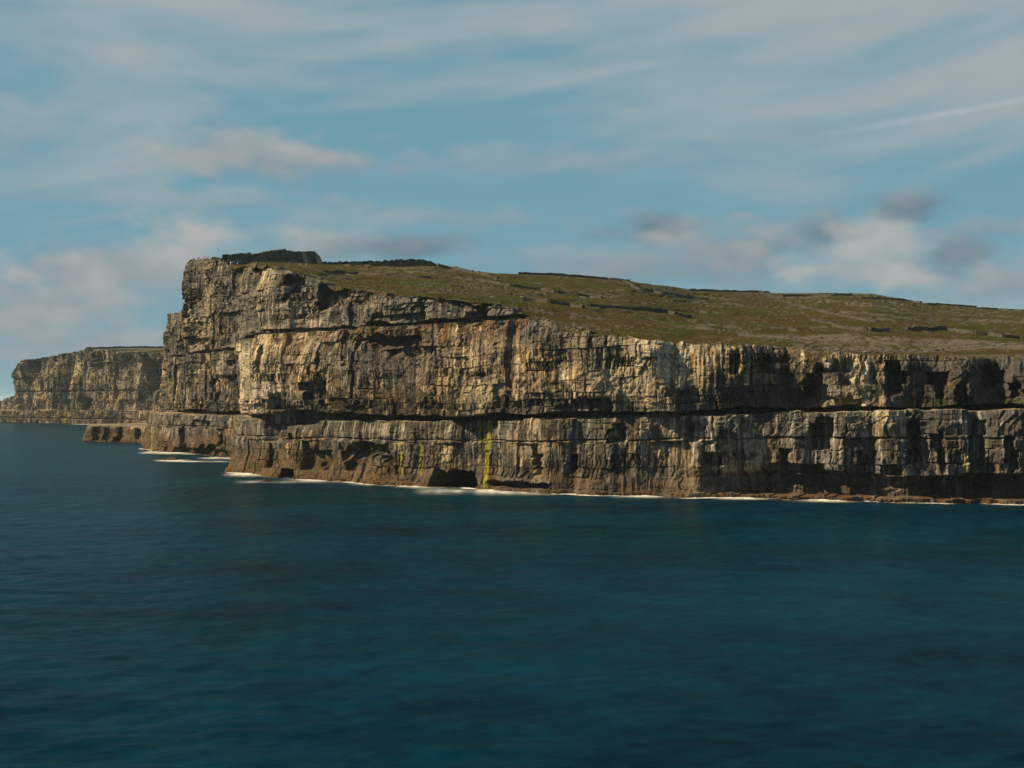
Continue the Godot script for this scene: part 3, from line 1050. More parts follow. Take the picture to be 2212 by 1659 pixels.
# ---------------------------------------------------------------- dry stone walls
# a rough-topped wall of small blocks along a traced line; rows [bearing, angle of its foot]
func rough_wall(line: Array, height: float, thick: float, fixed_d := 0.0, taper := 0.0) -> ArrayMesh:
	var path: Array[Vector3] = []
	for i in line.size() - 1:
		var n := maxi(2, int(absf(line[i + 1][0] - line[i][0]) / 7.0) + int(absf(line[i + 1][1] - line[i][1]) / 3.0))
		for j in n + (1 if i == line.size() - 2 else 0):
			var t := j / float(n)
			var x := lerpf(line[i][0], line[i + 1][0], t)
			var py := lerpf(line[i][1], line[i + 1][1], t)
			if fixed_d > 0.0:
				path.append(pt(x, fixed_d, y_of(py, fixed_d)))
			else:
				var d := d_on_land(x, py)
				path.append(pt(x, d, land_y(x, d)))
	# no sudden jumps in distance
	for it in 3:
		var q := path.duplicate()
		for i in range(1, path.size() - 1):
			path[i] = (q[i - 1] + q[i] * 2.0 + q[i + 1]) / 4.0
	if fixed_d <= 0.0:
		for i in path.size():
			var dd := -path[i].z
			path[i].y = land_y(BX + FL * path[i].x / dd, dd)
	return wall_on(path, height, thick, taper)

func wall_on(path: Array[Vector3], height: float, thick: float, taper := 0.0) -> ArrayMesh:
	var st := SurfaceTool.new()
	st.begin(Mesh.PRIMITIVE_TRIANGLES)
	var total := 0.0
	for i in path.size() - 1:
		total += (path[i + 1] - path[i]).length()
	var run := 0.0
	for i in path.size() - 1:
		var a := path[i]
		var b := path[i + 1]
		var seg := (b - a).length()
		var dir := (b - a).normalized()
		var side := Vector3(-dir.z, 0, dir.x).normalized()
		var n := maxi(1, int(seg / 0.9))
		for j in n:
			var t := (j + 0.5) / n
			var p := a.lerp(b, t)
			var hh := height * (1.0 - taper * (run + seg * t) / total) * (0.88 + 0.2 * rng.randf())
			hh *= 0.8 + 0.25 * n_a.get_noise_2d(p.x * 0.08, p.z * 0.08)
			var courses := clampi(int(height / 0.7), 1, 9)
			for k in courses:
				var y0 := hh * k / courses - (0.9 if k == 0 else 0.0)
				var y1 := hh * (k + 1) / courses
				var wobble := rng.randf_range(-0.09, 0.09)
				var th := thick * 0.5 * (1.0 - 0.25 * k / courses) * rng.randf_range(0.88, 1.1)
				var m := rng.randf_range(0.7, 1.25)
				var col := Color(0.105 * m, 0.098 * m, 0.085 * m)
				box_into(st, p + side * wobble + Vector3(0, y0, 0), dir, side, seg / n * 0.53, th, y1 - y0, col)
		run += seg
	return st.commit()

func box_into(st: SurfaceTool, base: Vector3, dir: Vector3, side: Vector3, hl: float, hw: float, h: float, col: Color):
	var q: Array[Vector3] = []
	for k in 8:
		var p := base + dir * (hl if k & 1 else -hl) + side * (hw if k & 2 else -hw) + Vector3(0, h if k & 4 else 0.0, 0)
		if k & 4:
			p += Vector3(rng.randf_range(-0.1, 0.1), rng.randf_range(-0.12, 0.12), rng.randf_range(-0.1, 0.1))
		q.append(p)
	st.set_color(col)
	for f in [[0, 1, 5, 4], [2, 6, 7, 3], [0, 4, 6, 2], [1, 3, 7, 5], [4, 5, 7, 6]]:
		var a: Vector3 = q[f[0]]
		var b: Vector3 = q[f[1]]
		var c: Vector3 = q[f[2]]
		var d: Vector3 = q[f[3]]
		for p in [a, c, b, a, d, c]:
			st.add_vertex(p)

func build_field_walls():
	var group := "dry stone field walls on the hillside"
	var walls := [
		[[[945, 577], [985, 583], [1020, 590], [1050, 596], [1075, 603]], 2.0, "grey stone wall running down from the end of the dark outer rampart"],
		[[[1120, 592], [1200, 595], [1290, 601], [1360, 609]], 1.6, "low skyline wall nearest the fort, on the crest mid-picture"],
		[[[1345, 606], [1372, 622], [1420, 633], [1470, 640], [1530, 648]], 1.6, "stone wall bending downhill from the skyline crest mid-picture"],
		[[[1490, 627], [1560, 630], [1630, 631], [1662, 632]], 1.4, "dark wall standing on the skyline right of the crest bend"],
		[[[1640, 630], [1700, 655], [1780, 675], [1850, 690], [1900, 697]], 1.5, "long stone wall slanting down the right half of the hillside"],
		[[[1690, 640], [1760, 641], [1840, 637]], 1.6, "short level wall just under the rounded right summit"],
		[[[1860, 645], [1930, 646], [1990, 655]], 1.5, "short wall under the right flank of the rounded summit"],
		[[[2005, 657], [2060, 657], [2110, 664]], 1.4, "dark wall on the skyline near the right edge"],
		[[[2110, 667], [2160, 669], [2260, 674]], 1.3, "last skyline wall at the right edge of the picture"],
		[[[1958, 712], [2040, 713], [2110, 722], [2180, 730], [2300, 738]], 1.5, "dark curving wall above the pale stone strip at right"],
		[[[1755, 693], [1790, 700], [1830, 712], [1880, 716], [1920, 716]], 1.6, "curved wall around the green hollow, right of centre"],
		[[[1130, 650], [1190, 655], [1240, 662], [1260, 666]], 1.5, "broken wall low on the slope above the first grass shelf"],
		[[[1270, 662], [1360, 668], [1440, 676], [1500, 688]], 1.4, "tumbled wall along the green shelf in mid-slope"],
		[[[700, 588], [780, 592], [860, 596], [930, 602]], 1.2, "low broken wall on the grass below the outer rampart"],
		[[[1030, 606], [1120, 620], [1210, 634], [1300, 645]], 1.2, "low tumbled wall slanting across the slope left of centre"],
	]
	for w in walls:
		var o := part("stone_wall", rough_wall(w[0], w[1], 1.3), stone_mat, self)
		tag(o, w[2], "wall", group)

# ---------------------------------------------------------------- the fort
func fort_path(rows: Array) -> Array[Vector3]:
	var out: Array[Vector3] = []
	for r in rows:
		out.append(pt(r[0], r[1], r[2]))
	return out

# a solid rampart: rows [bearing, distance, foot angle, top angle]; thick wall with a battered face
func rampart(rows: Array, thick: float, cseed: float) -> ArrayMesh:
	var st: Array = []
	for i in rows.size() - 1:
		var a := pt(rows[i][0], rows[i][1])
		var b := pt(rows[i + 1][0], rows[i + 1][1])
		var n := maxi(1, int((b - a).length() / 0.6))
		for j in n + (1 if i == rows.size() - 2 else 0):
			var t := j / float(n)
			var p := a.lerp(b, t)
			var d := lerpf(rows[i][1], rows[i + 1][1], t)
			st.append([p, y_of(lerpf(rows[i][2], rows[i + 1][2], t), d) - 2.5, y_of(lerpf(rows[i][3], rows[i + 1][3], t), d)])
	var cols := st.size()
	var up := 16
	var all := up * 2 + 2
	var v := PackedVector3Array()
	var c := PackedColorArray()
	v.resize(cols * all)
	c.resize(cols * all)
	for i in cols:
		var tan_v: Vector3 = (st[mini(i + 1, cols - 1)][0] - st[maxi(i - 1, 0)][0])
		tan_v = tan_v.normalized()
		var side := Vector3(-tan_v.z, 0, tan_v.x)
		if side.z < 0.0:
			side = -side
		var s := i * 0.6 + cseed
		var top: float = st[i][2] + 0.55 * n_a.get_noise_1d(s * 0.45) + (hash2(floorf(s / 1.1), 6.0) - 0.5) * 0.6
		for j in all:
			var back := j >= up + 1
			var k := j if not back else all - 1 - j
			var t := minf(k / float(up), 1.0)
			var y: float = lerpf(st[i][1], top, t)
			var o := thick * 0.5 * (1.15 - 0.3 * t) + 0.4 * (hash2(floorf(s / 0.9 + floorf(y / 0.5) * 0.5), floorf(y / 0.5)) - 0.5)
			v[j * cols + i] = st[i][0] + side * (o if not back else -o) + Vector3(0, y, 0)
			var m := 0.5 + 1.1 * hash2(floorf(s / 1.2 + floorf(y / 0.6) * 0.5), floorf(y / 0.6) + 3.0)
			var col := Color(0.105 * m, 0.105 * m, 0.092 * m)
			c[j * cols + i] = col.lerp(Color(0.05, 0.062, 0.022), 0.6 * sstep(0.0, 0.3, n_b.get_noise_2d(s * 0.2, y * 0.3)))
	var g := grid_mesh(v, c, cols, all, false)
	# close both ends
	var sf := SurfaceTool.new()
	sf.begin(Mesh.PRIMITIVE_TRIANGLES)
	for e in [0, cols - 1]:
		for j in up:
			var a := v[j * cols + e]
			var b := v[(j + 1) * cols + e]
			var p := v[(all - 1 - j) * cols + e]
			var q := v[(all - 2 - j) * cols + e]
			for w in [a, b, p, b, q, p]:
				sf.set_color(Color(0.1, 0.1, 0.09))
				sf.add_vertex(w)
	sf.commit(g)
	var one := SurfaceTool.new()
	one.begin(Mesh.PRIMITIVE_TRIANGLES)
	one.append_from(g, 0, Transform3D())
	one.append_from(g, 1, Transform3D())
	return one.commit()

func build_fort():
	var fort := Node3D.new()
	fort.name = "stone_fort"
	fort.position = pt(585, 790, 95)
	add_child(fort)
	tag(fort, "dark drystone ring fort on the highest brow of the cliff", "fort")
	var shift := Transform3D(Basis(), -fort.position)
	var body := rampart([[484, 768, 568, 550], [511, 774, 570, 549], [513.5, 774, 570, 546.5], [545, 781, 571, 547.5], [562, 785, 571, 546.5], [576, 788, 571, 543], [590, 791, 571, 539.5], [604, 795, 571, 538.5], [618, 798, 571, 540.5], [634, 802, 571, 544.5], [654, 807, 571, 543.5]], 4.5, 0.0)
	place(part("ring_wall", body, stone_mat, fort), shift)
	var curve := rampart([[652, 806.5, 571, 543.2], [664, 809, 571, 543], [674, 813, 571, 544], [681, 819, 571, 549], [688, 826, 571, 562], [692, 832, 571, 567.5]], 4.0, 40.0)
	place(part("rounded_end", curve, stone_mat, fort), shift)
	# two sloping buttresses of paler stone
	for b in [[[655, 544], [664, 569.5], 5.0], [[681, 549], [692, 567.5], 4.0]]:
		var d: float = 803.0 if b[2] > 4.5 else 813.0
		var st := SurfaceTool.new()
		st.begin(Mesh.PRIMITIVE_TRIANGLES)
		for k in 14:
			var t := k / 14.0
			var x := lerpf(b[0][0], b[1][0], t)
			var py := lerpf(b[0][1], b[1][1], t)
			var m := 0.85 + 0.3 * rng.randf()
			box_into(st, pt(x, d + (1.0 - t) * 2.0, y_of(py, d) - 2.2), Vector3(1, 0, 0), Vector3(0, 0, 1), 0.75, 1.5, 2.6, Color(0.34 * m, 0.31 * m, 0.25 * m))
		place(part("buttress", st.commit(), stone_mat, fort), shift)
	var outer := Node3D.new()
	outer.name = "outer_rampart"
	outer.position = pt(815, 808, 92)
	add_child(outer)
	tag(outer, "long dark low rampart running right from the ring fort along the crest", "rampart")
	var orow := rampart([[690, 796, 576, 566], [720, 799, 577, 565.5], [760, 803, 578, 564.5], [800, 807, 578, 564], [840, 811, 579, 563], [860, 813, 579, 560.5], [885, 816, 579, 559.5], [915, 819, 579, 561], [932, 821, 579, 566], [945, 823, 580, 573]], 3.0, 90.0)
	place(part("rampart_wall", orow, stone_mat, outer), Transform3D(Basis(), -outer.position))
	var low := Node3D.new()
	low.name = "low_wall"
	low.position = pt(500, 752, 98)
	add_child(low)
	tag(low, "low dark stone wall right behind the row of people in blue", "wall")
	var lrow := rampart([[466, 752, 573, 560.5], [490, 757, 575, 561], [533, 764, 577, 563]], 1.2, 140.0)
	place(part("wall_body", lrow, stone_mat, low), Transform3D(Basis(), -low.position))
	var par := Node3D.new()
	par.name = "low_wall"
	par.name = "parapet"
	par.position = pt(472, 790, 104)
	add_child(par)
	tag(par, "short stepped stone parapet between the cliff tip and the fort", "wall")
	var prow := rampart([[456, 797, 566, 556.5], [471, 795, 566, 556], [472, 795, 566, 557], [486, 793, 566, 556]], 1.0, 170.0)
	place(part("parapet_wall", prow, stone_mat, par), Transform3D(Basis(), -par.position))

func place(o: Node3D, t: Transform3D):
	o.transform = t

# ---------------------------------------------------------------- loose rock
func rock_shape(seed_v: int, flat: float, sharp: float) -> ArrayMesh:
	var sp := SphereMesh.new()
	sp.radial_segments = 9
	sp.rings = 5
	sp.radius = 0.5
	sp.height = 1.0
	var arr := sp.get_mesh_arrays()
	var vs: PackedVector3Array = arr[Mesh.ARRAY_VERTEX]
	var cs := PackedColorArray()
	var r := RandomNumberGenerator.new()
	r.seed = seed_v
	var planes: Array[Vector3] = []
	for k in 9:
		planes.append(Vector3(r.randf_range(-1, 1), r.randf_range(-0.8, 1), r.randf_range(-1, 1)).normalized() * r.randf_range(0.3, 0.44))
	for i in vs.size():
		var p := vs[i]
		for pl in planes:
			var n := pl.normalized()
			var over := p.dot(n) - pl.length()
			if over > 0.0:
				p -= n * over * sharp
		p += Vector3.ONE * 0.03 * n_a.get_noise_3d(p.x * 4.0, p.y * 4.0 + seed_v, p.z * 4.0)
		p.y *= flat
		vs[i] = p
		var m := 0.85 + 0.3 * n_a.get_noise_3d(p.x * 3.0 + seed_v, p.y * 3.0, p.z * 3.0)
		cs.append(Color(m, m, m))
	var out := []
	out.resize(Mesh.ARRAY_MAX)
	out[Mesh.ARRAY_VERTEX] = vs
	out[Mesh.ARRAY_COLOR] = cs
	out[Mesh.ARRAY_INDEX] = arr[Mesh.ARRAY_INDEX]
	var m := ArrayMesh.new()
	m.add_surface_from_arrays(Mesh.PRIMITIVE_TRIANGLES, out)
	return m

func tinted(col: Color) -> StandardMaterial3D:
	var m: StandardMaterial3D = stone_mat.duplicate()
	m.albedo_color = col.linear_to_srgb()
	return m

func build_rocks():
	var shapes: Array[ArrayMesh] = []
	for k in 5:
		shapes.append(rock_shape(k + 1, 0.62, 0.95))
	var mats := [tinted(Color(0.1580, 0.1485, 0.1327)), tinted(Color(0.1027, 0.0964, 0.0869)), tinted(Color(0.2133, 0.1975, 0.1699))]
	# boulders lying about on the hillside, clustered along the broken shelves
	var count := 0
	var tries := 0
	while count < 260 and tries < 20000:
		tries += 1
		var x := rng.randf_range(720.0, 2230.0)
		var d0 := land_d[land_index(x)]
		var d := d0 + 4.0 + (table(SKYD_T, x) - d0 - 10.0) * pow(rng.randf(), 1.5)
		var p := pt(x, d)
		if n_b.get_noise_2d(p.x * 0.012 + 70.0, p.z * 0.05) + rng.randf_range(-0.25, 0.1) < 0.05:
			continue
		p.y = land_y(x, d)
		var size := rng.randf_range(0.9, 1.7) * (1.0 + 0.5 * pow(rng.randf(), 6.0))
		var tint := rng.randi() % 3
		var o := part("boulder", shapes[rng.randi() % 5], mats[tint], self)
		o.position = p + Vector3(0, size * 0.1, 0)
		o.rotation.y = rng.randf() * TAU
		o.scale = Vector3(size * rng.randf_range(0.9, 1.6), size * rng.randf_range(0.6, 1.0), size)
		var qq := (d - d0) / (table(SKYD_T, x) - d0)
		var where: String = "near the cliff edge" if qq < 0.22 else ("in mid-slope" if qq < 0.6 else "high up near the skyline")
		var side: String = "below the fort's outer rampart" if x < 960.0 else ("left of the hill's middle" if x < 1300.0 else ("in the hill's middle" if x < 1600.0 else ("right of the hill's middle" if x < 1900.0 else "at the hill's right end")))
		tag(o, "%s boulder in the grass %s, %s" % [["grey", "dark grey", "pale"][tint], side, where], "boulder", "boulders on the hillside")
		count += 1
	# the countless smaller stones
	var mm := MultiMesh.new()
	mm.transform_format = MultiMesh.TRANSFORM_3D
	mm.mesh = shapes[0]
	var tr: Array[Transform3D] = []
	tries = 0
	while tr.size() < 6000 and tries < 60000:
		tries += 1
		var x := rng.randf_range(690.0, 2300.0)
		var d0 := land_d[land_index(x)]
		var d := d0 + 1.0 + (table(SKYD_T, x) - d0) * pow(rng.randf(), 1.4)
		var p := pt(x, d)
		var n := n_b.get_noise_2d(p.x * 0.012 + 70.0, p.z * 0.05) + 0.3 * n_f.get_noise_2d(p.x * 0.22, p.z * 0.4)
		if n + rng.randf_range(-0.3, 0.1) < 0.0:
			continue
		p.y = land_y(x, d) + 0.08
		var sz := rng.randf_range(0.3, 0.85)
		tr.append(Transform3D(Basis(Vector3.UP, rng.randf() * TAU).scaled(Vector3(sz * rng.randf_range(1.0, 2.0), sz * 0.8, sz)), p))
	mm.instance_count = tr.size()
	for i in tr.size():
		mm.set_instance_transform(i, tr[i])
	var mi := MultiMeshInstance3D.new()
	mi.name = "loose_stones"
	mi.multimesh = mm
	mi.material_override = mats[0]
	add_child(mi)
	tag(mi, "countless small grey stones strewn over the grassy hillside", "stones", "", "stuff")
	# rocks awash in the sea
	var brown := tinted(Color(0.0869, 0.0585, 0.0355))
	var sea := [[369, 995.5, 44.0, 2.3, "flat brown rock awash in foam below the fort headland"], [576, 1041.5, 22.0, 1.9, "small brown rock in a foam patch before the near corner"], [410, 998, 10.0, 0.7, "tiny rock tip showing in the thin foam streak"]]
	for r in sea:
		var d := d_of_water(r[1])
		var w: float = r[2] * d / FL
		var m := rock_shape(40 + int(r[2]), 1.0, 0.8)
		var o := part("sea_rock", m, brown, self)
		o.position = pt(r[0], d, -0.1)
		o.scale = Vector3(w, r[3] * 2.0, w * 0.6)
		tag(o, r[4], "rock", "rocks awash in the sea")
	# fallen blocks on the shelf of the far cliff
	var pale := tinted(Color(0.1975, 0.1857, 0.1659))
	var fallen := [[303, 886, 9, "pale square fallen block, leftmost of the heap under the far cliff"], [318, 886, 12, "large pale fallen block in the heap under the far cliff"], [333, 887, 8, "small grey fallen block beside the large pale one under the far cliff"], [345, 885, 12, "broad grey fallen block, rightmost of the heap under the far cliff"], [52, 884, 6, "grey fallen block at the foot of the far cliff's left corner"], [60, 885, 8, "pale fallen block near the left corner of the far cliff"], [84, 886, 7, "low fallen block beneath the notch of the far cliff"]]
	for r in fallen:
		var xx: float = r[0] * 0.244 + 0.0
		if r[0] > 200:
			xx = 160.0 + (r[0] - 303.0) * 0.5
		else:
			xx = r[0]
		var d := 1770.0 if r[0] > 200 else 1880.0
		var w: float = r[2] * 1.2 * d / FL * 0.5
		var o := part("fallen_block", shapes[int(r[2]) % 5], pale, self)
		o.position = pt(xx, d, 15.0 + w * 0.15)
		o.rotation.y = rng.randf() * TAU
		o.scale = Vector3(w * 1.5, w * 1.2, w)
		tag(o, r[3], "rock", "fallen blocks under the far cliff")
	# blocks lying on the partings of the main cliff
	var led := [[545, 717, 562, 11, "pale block perched on the grassy parting, leftmost of three under the fort"], [562, 716, 556, 14, "broad pale block perched on the grassy parting under the fort"], [580, 717, 552, 9, "small pale block perched on the parting, rightmost of three under the fort"], [462, 762, 748, 9, "white block lying in the dark slot of the tower face"]]
	for r in led:
		var w: float = r[3] * r[2] / FL
		var o := part("perched_block", shapes[int(r[3]) % 5], mats[2], self)
		o.position = pt(r[0], r[2] - 3.0, y_of(r[1], r[2]) - 0.2)
		o.scale = Vector3(w * 1.4, w, w)
		tag(o, r[4], "rock", "blocks on the partings of the cliff")
	# the white marker on the hillside
	var mk := Node3D.new()
	mk.name = "marker_post"
	var md := d_on_land(1880, 716)
	mk.position = pt(1880, md, land_y(1880, md))
	add_child(mk)
	tag(mk, "small whitish upright marker stone on the right hillside", "marker")
	var st := SurfaceTool.new()
	st.begin(Mesh.PRIMITIVE_TRIANGLES)
	box_into(st, Vector3(0, -0.3, 0), Vector3(1, 0, 0), Vector3(0, 0, 1), 0.5, 0.3, 1.7, Color(1, 1, 1))
	part("post", st.commit(), tinted(Color(0.2844, 0.2765, 0.2607)), mk)

# ---------------------------------------------------------------- foam
func build_foam():
	var mat := StandardMaterial3D.new()
	mat.vertex_color_use_as_albedo = true
	mat.transparency = BaseMaterial3D.TRANSPARENCY_ALPHA
	mat.roughness = 0.9
	mat.metallic_specular = 0.1
	var wv := PackedVector3Array()
	var wc := PackedColorArray()
	var wn := wash_p.size()
	for j in 9:
		for i in wn:
			var a := 0.0
			var cnt := 0.0
			var e := wash_p[i]
			var o := -1.5 + j * 0.75
			var reach := 0.8 + 3.6 * sstep(-0.2, 0.4, n_b.get_noise_2d(i * 0.012, 7.0))
			var q := e + wash_n[i] * o
			var al := sstep(reach, reach * 0.3, o) * clampf(0.3 + 1.5 * n_b.get_noise_2d(i * 0.02, 3.0) + 0.8 * n_f.get_noise_2d(q.x * 0.4, q.y * 0.4), 0.0, 0.95)
			wv.append(Vector3(q.x, 0.2 + 0.2 * al, q.y))
			wc.append(Color(0.6, 0.62, 0.63, al))
	var wash := part("foam", grid_mesh(wv, wc, wn, 9, false, true), mat, self)
	tag(wash, "thin broken line of wash along the whole foot of the main cliff", "foam", "foam along the waterline", "stuff")
	# bearing, angle, half width, half depth (angle), density, label
	var f := [
		[358, 979, 56, 3.2, 0.8, "white foam at the foot of the far brown corner under the fort"],
		[372, 996, 40, 2.4, 0.6, "foam ring around the flat brown rock awash"],
		[440, 998, 80, 1.5, 0.5, "thin foam streak right of the flat brown rock"],
		[485, 991, 55, 2.2, 0.6, "thin foam streak running in behind the near corner"],
		[555, 1026, 72, 5.0, 0.95, "foam breaking around the near brown corner of the cliff"],
		[575, 1042.5, 62, 3.2, 0.9, "foam patch around the small rock before the near corner"],
		[720, 1038, 120, 6.0, 0.75, "long pale foam line along the foot of the clefted brown wall"],
		[805, 1043, 50, 6.5, 1.0, "bright foam against the step left of the sea cave"],
		[915, 1052, 60, 4.5, 0.6, "soft foam left of the dark sea cave"],
		[1060, 1063, 150, 8.0, 1.0, "bright broad foam under the yellow-green streak"],
		[1400, 1073, 80, 4.5, 0.85, "foam line at the foot of the cliff, right of centre"],
		[1600, 1078, 60, 3.5, 0.6, "faint foam line between the two brighter ones on the right"],
		[1790, 1082, 80, 4.5, 0.95, "bright foam line at the rusty ledge on the right"],
		[215, 917, 60, 1.2, 0.6, "thin distant foam line along the far rock shelf"]]
	for r in f:
		var nx := 90
		var nd := 26
		var v := PackedVector3Array()
		var c := PackedColorArray()
		v.resize(nx * nd)
		c.resize(nx * nd)
		var da := d_of_water(r[1] + r[3] * 1.5)
		var db := d_of_water(r[1] - r[3] * 1.5)
		for j in nd:
			for i in nx:
				var u: float = (i / (nx - 1.0) * 2.0 - 1.0) * 1.15
				var w: float = j / (nd - 1.0) * 2.0 - 1.0
				var x: float = r[0] + u * r[2] 
				var d := lerpf(da, db, (w + 1.0) * 0.5)
				var p := pt(x, d, 0.3)
				var n: float = n_b.get_noise_2d(p.x * 0.06, p.z * 0.09) * 0.9 + n_f.get_noise_2d(p.x * 0.3 + 9.0, p.z * 0.2) * 0.9
				var e: float = 1.0 - sqrt(u * u * 0.9 + w * w)
				var run: float = clampf(0.55 + 1.3 * n_b.get_noise_2d(p.x * 0.035 + 50.0, 4.0), 0.1, 1.0)
				var al: float = pow(clampf(1.0 - u * u * 0.75, 0.0, 1.0), 1.5) * exp(-w * w * 4.5) * sstep(1.0, 0.7, absf(w)) * run * r[4] * 1.35 * (1.0 + n * 0.8)
				p.y = 0.22 + 0.25 * al
				v[j * nx + i] = p
				c[j * nx + i] = Color(0.6, 0.62, 0.63, clampf(al, 0.0, 1.0))
		var o := part("foam", grid_mesh(v, c, nx, nd, false, true), mat, self)
		tag(o, r[5], "foam", "foam along the waterline", "stuff")

# ---------------------------------------------------------------- people
func capsule_field(p: Vector3, bones: Array) -> float:
	var best := 1e9
	for b in bones:
		var a: Vector3 = b[0]
		var ab: Vector3 = b[1] - a
		var t := clampf((p - a).dot(ab) / maxf(ab.length_squared(), 1e-6), 0.0, 1.0)
		var dd: float = (p - a - ab * t).length() - lerpf(b[2], b[3], t)
		var h := clampf(0.5 + 0.5 * (best - dd) / 0.05, 0.0, 1.0)
		best = dd if best > 1e8 else lerpf(best, dd, h) - 0.05 * h * (1.0 - h)
	return best

func nets(bones: Array, cell: float) -> ArrayMesh:
	var lo := Vector3.ONE * 1e9
	var hi := Vector3.ONE * -1e9
	for b in bones:
		for k in 2:
			var p: Vector3 = b[k]
			lo = lo.min(p - Vector3.ONE * (b[2 + k] + 0.08))
			hi = hi.max(p + Vector3.ONE * (b[2 + k] + 0.08))
	var n := Vector3i(((hi - lo) / cell).ceil()) + Vector3i.ONE
	var f := PackedFloat32Array()
	f.resize(n.x * n.y * n.z)
	for z in n.z:
		for y in n.y:
			for x in n.x:
				f[x + n.x * (y + n.y * z)] = capsule_field(lo + Vector3(x, y, z) * cell, bones)
	var at := {}
	var vs := PackedVector3Array()
	for z in n.z - 1:
		for y in n.y - 1:
			for x in n.x - 1:
				var acc := Vector3.ZERO
				var cnt := 0
				for e in [[0, 0, 0, 1, 0, 0], [0, 1, 0, 1, 1, 0], [0, 0, 1, 1, 0, 1], [0, 1, 1, 1, 1, 1], [0, 0, 0, 0, 1, 0], [1, 0, 0, 1, 1, 0], [0, 0, 1, 0, 1, 1], [1, 0, 1, 1, 1, 1], [0, 0, 0, 0, 0, 1], [1, 0, 0, 1, 0, 1], [0, 1, 0, 0, 1, 1], [1, 1, 0, 1, 1, 1]]:
					var fa := f[x + e[0] + n.x * (y + e[1] + n.y * (z + e[2]))]
					var fb := f[x + e[3] + n.x * (y + e[4] + n.y * (z + e[5]))]
					if (fa < 0.0) != (fb < 0.0):
						acc += Vector3(e[0], e[1], e[2]).lerp(Vector3(e[3], e[4], e[5]), fa / (fa - fb))
						cnt += 1
				if cnt:
					at[Vector3i(x, y, z)] = vs.size()
					vs.append(lo + (Vector3(x, y, z) + acc / cnt) * cell)
	var idx := PackedInt32Array()
	for z in range(1, n.z - 1):
		for y in range(1, n.y - 1):
			for x in range(1, n.x - 1):
				var f0 := f[x + n.x * (y + n.y * z)]
				for ax in 3:
					var o := Vector3i(int(ax == 0), int(ax == 1), int(ax == 2))
					var f1 := f[x + o.x + n.x * (y + o.y + n.y * (z + o.z))]
					if (f0 < 0.0) == (f1 < 0.0):
						continue
					var u := Vector3i(int(ax == 1), int(ax == 2), int(ax == 0))
					var w := Vector3i(int(ax == 2), int(ax == 0), int(ax == 1))
					var p := Vector3i(x, y, z)
					var q := [at.get(p - u - w, 0), at.get(p - w, 0), at.get(p, 0), at.get(p - u, 0)]
					if f0 < 0.0:
						q.reverse()
					idx.append_array(PackedInt32Array([q[0], q[1], q[2], q[0], q[2], q[3]]))
	var arr := []
	arr.resize(Mesh.ARRAY_MAX)
	arr[Mesh.ARRAY_VERTEX] = vs
	arr[Mesh.ARRAY_INDEX] = idx
	var m := ArrayMesh.new()
	m.add_surface_from_arrays(Mesh.PRIMITIVE_TRIANGLES, arr)
	return m

func cloth(col: Color) -> StandardMaterial3D:
	var m := StandardMaterial3D.new()
	m.albedo_color = col
	m.roughness = 0.9
	return m

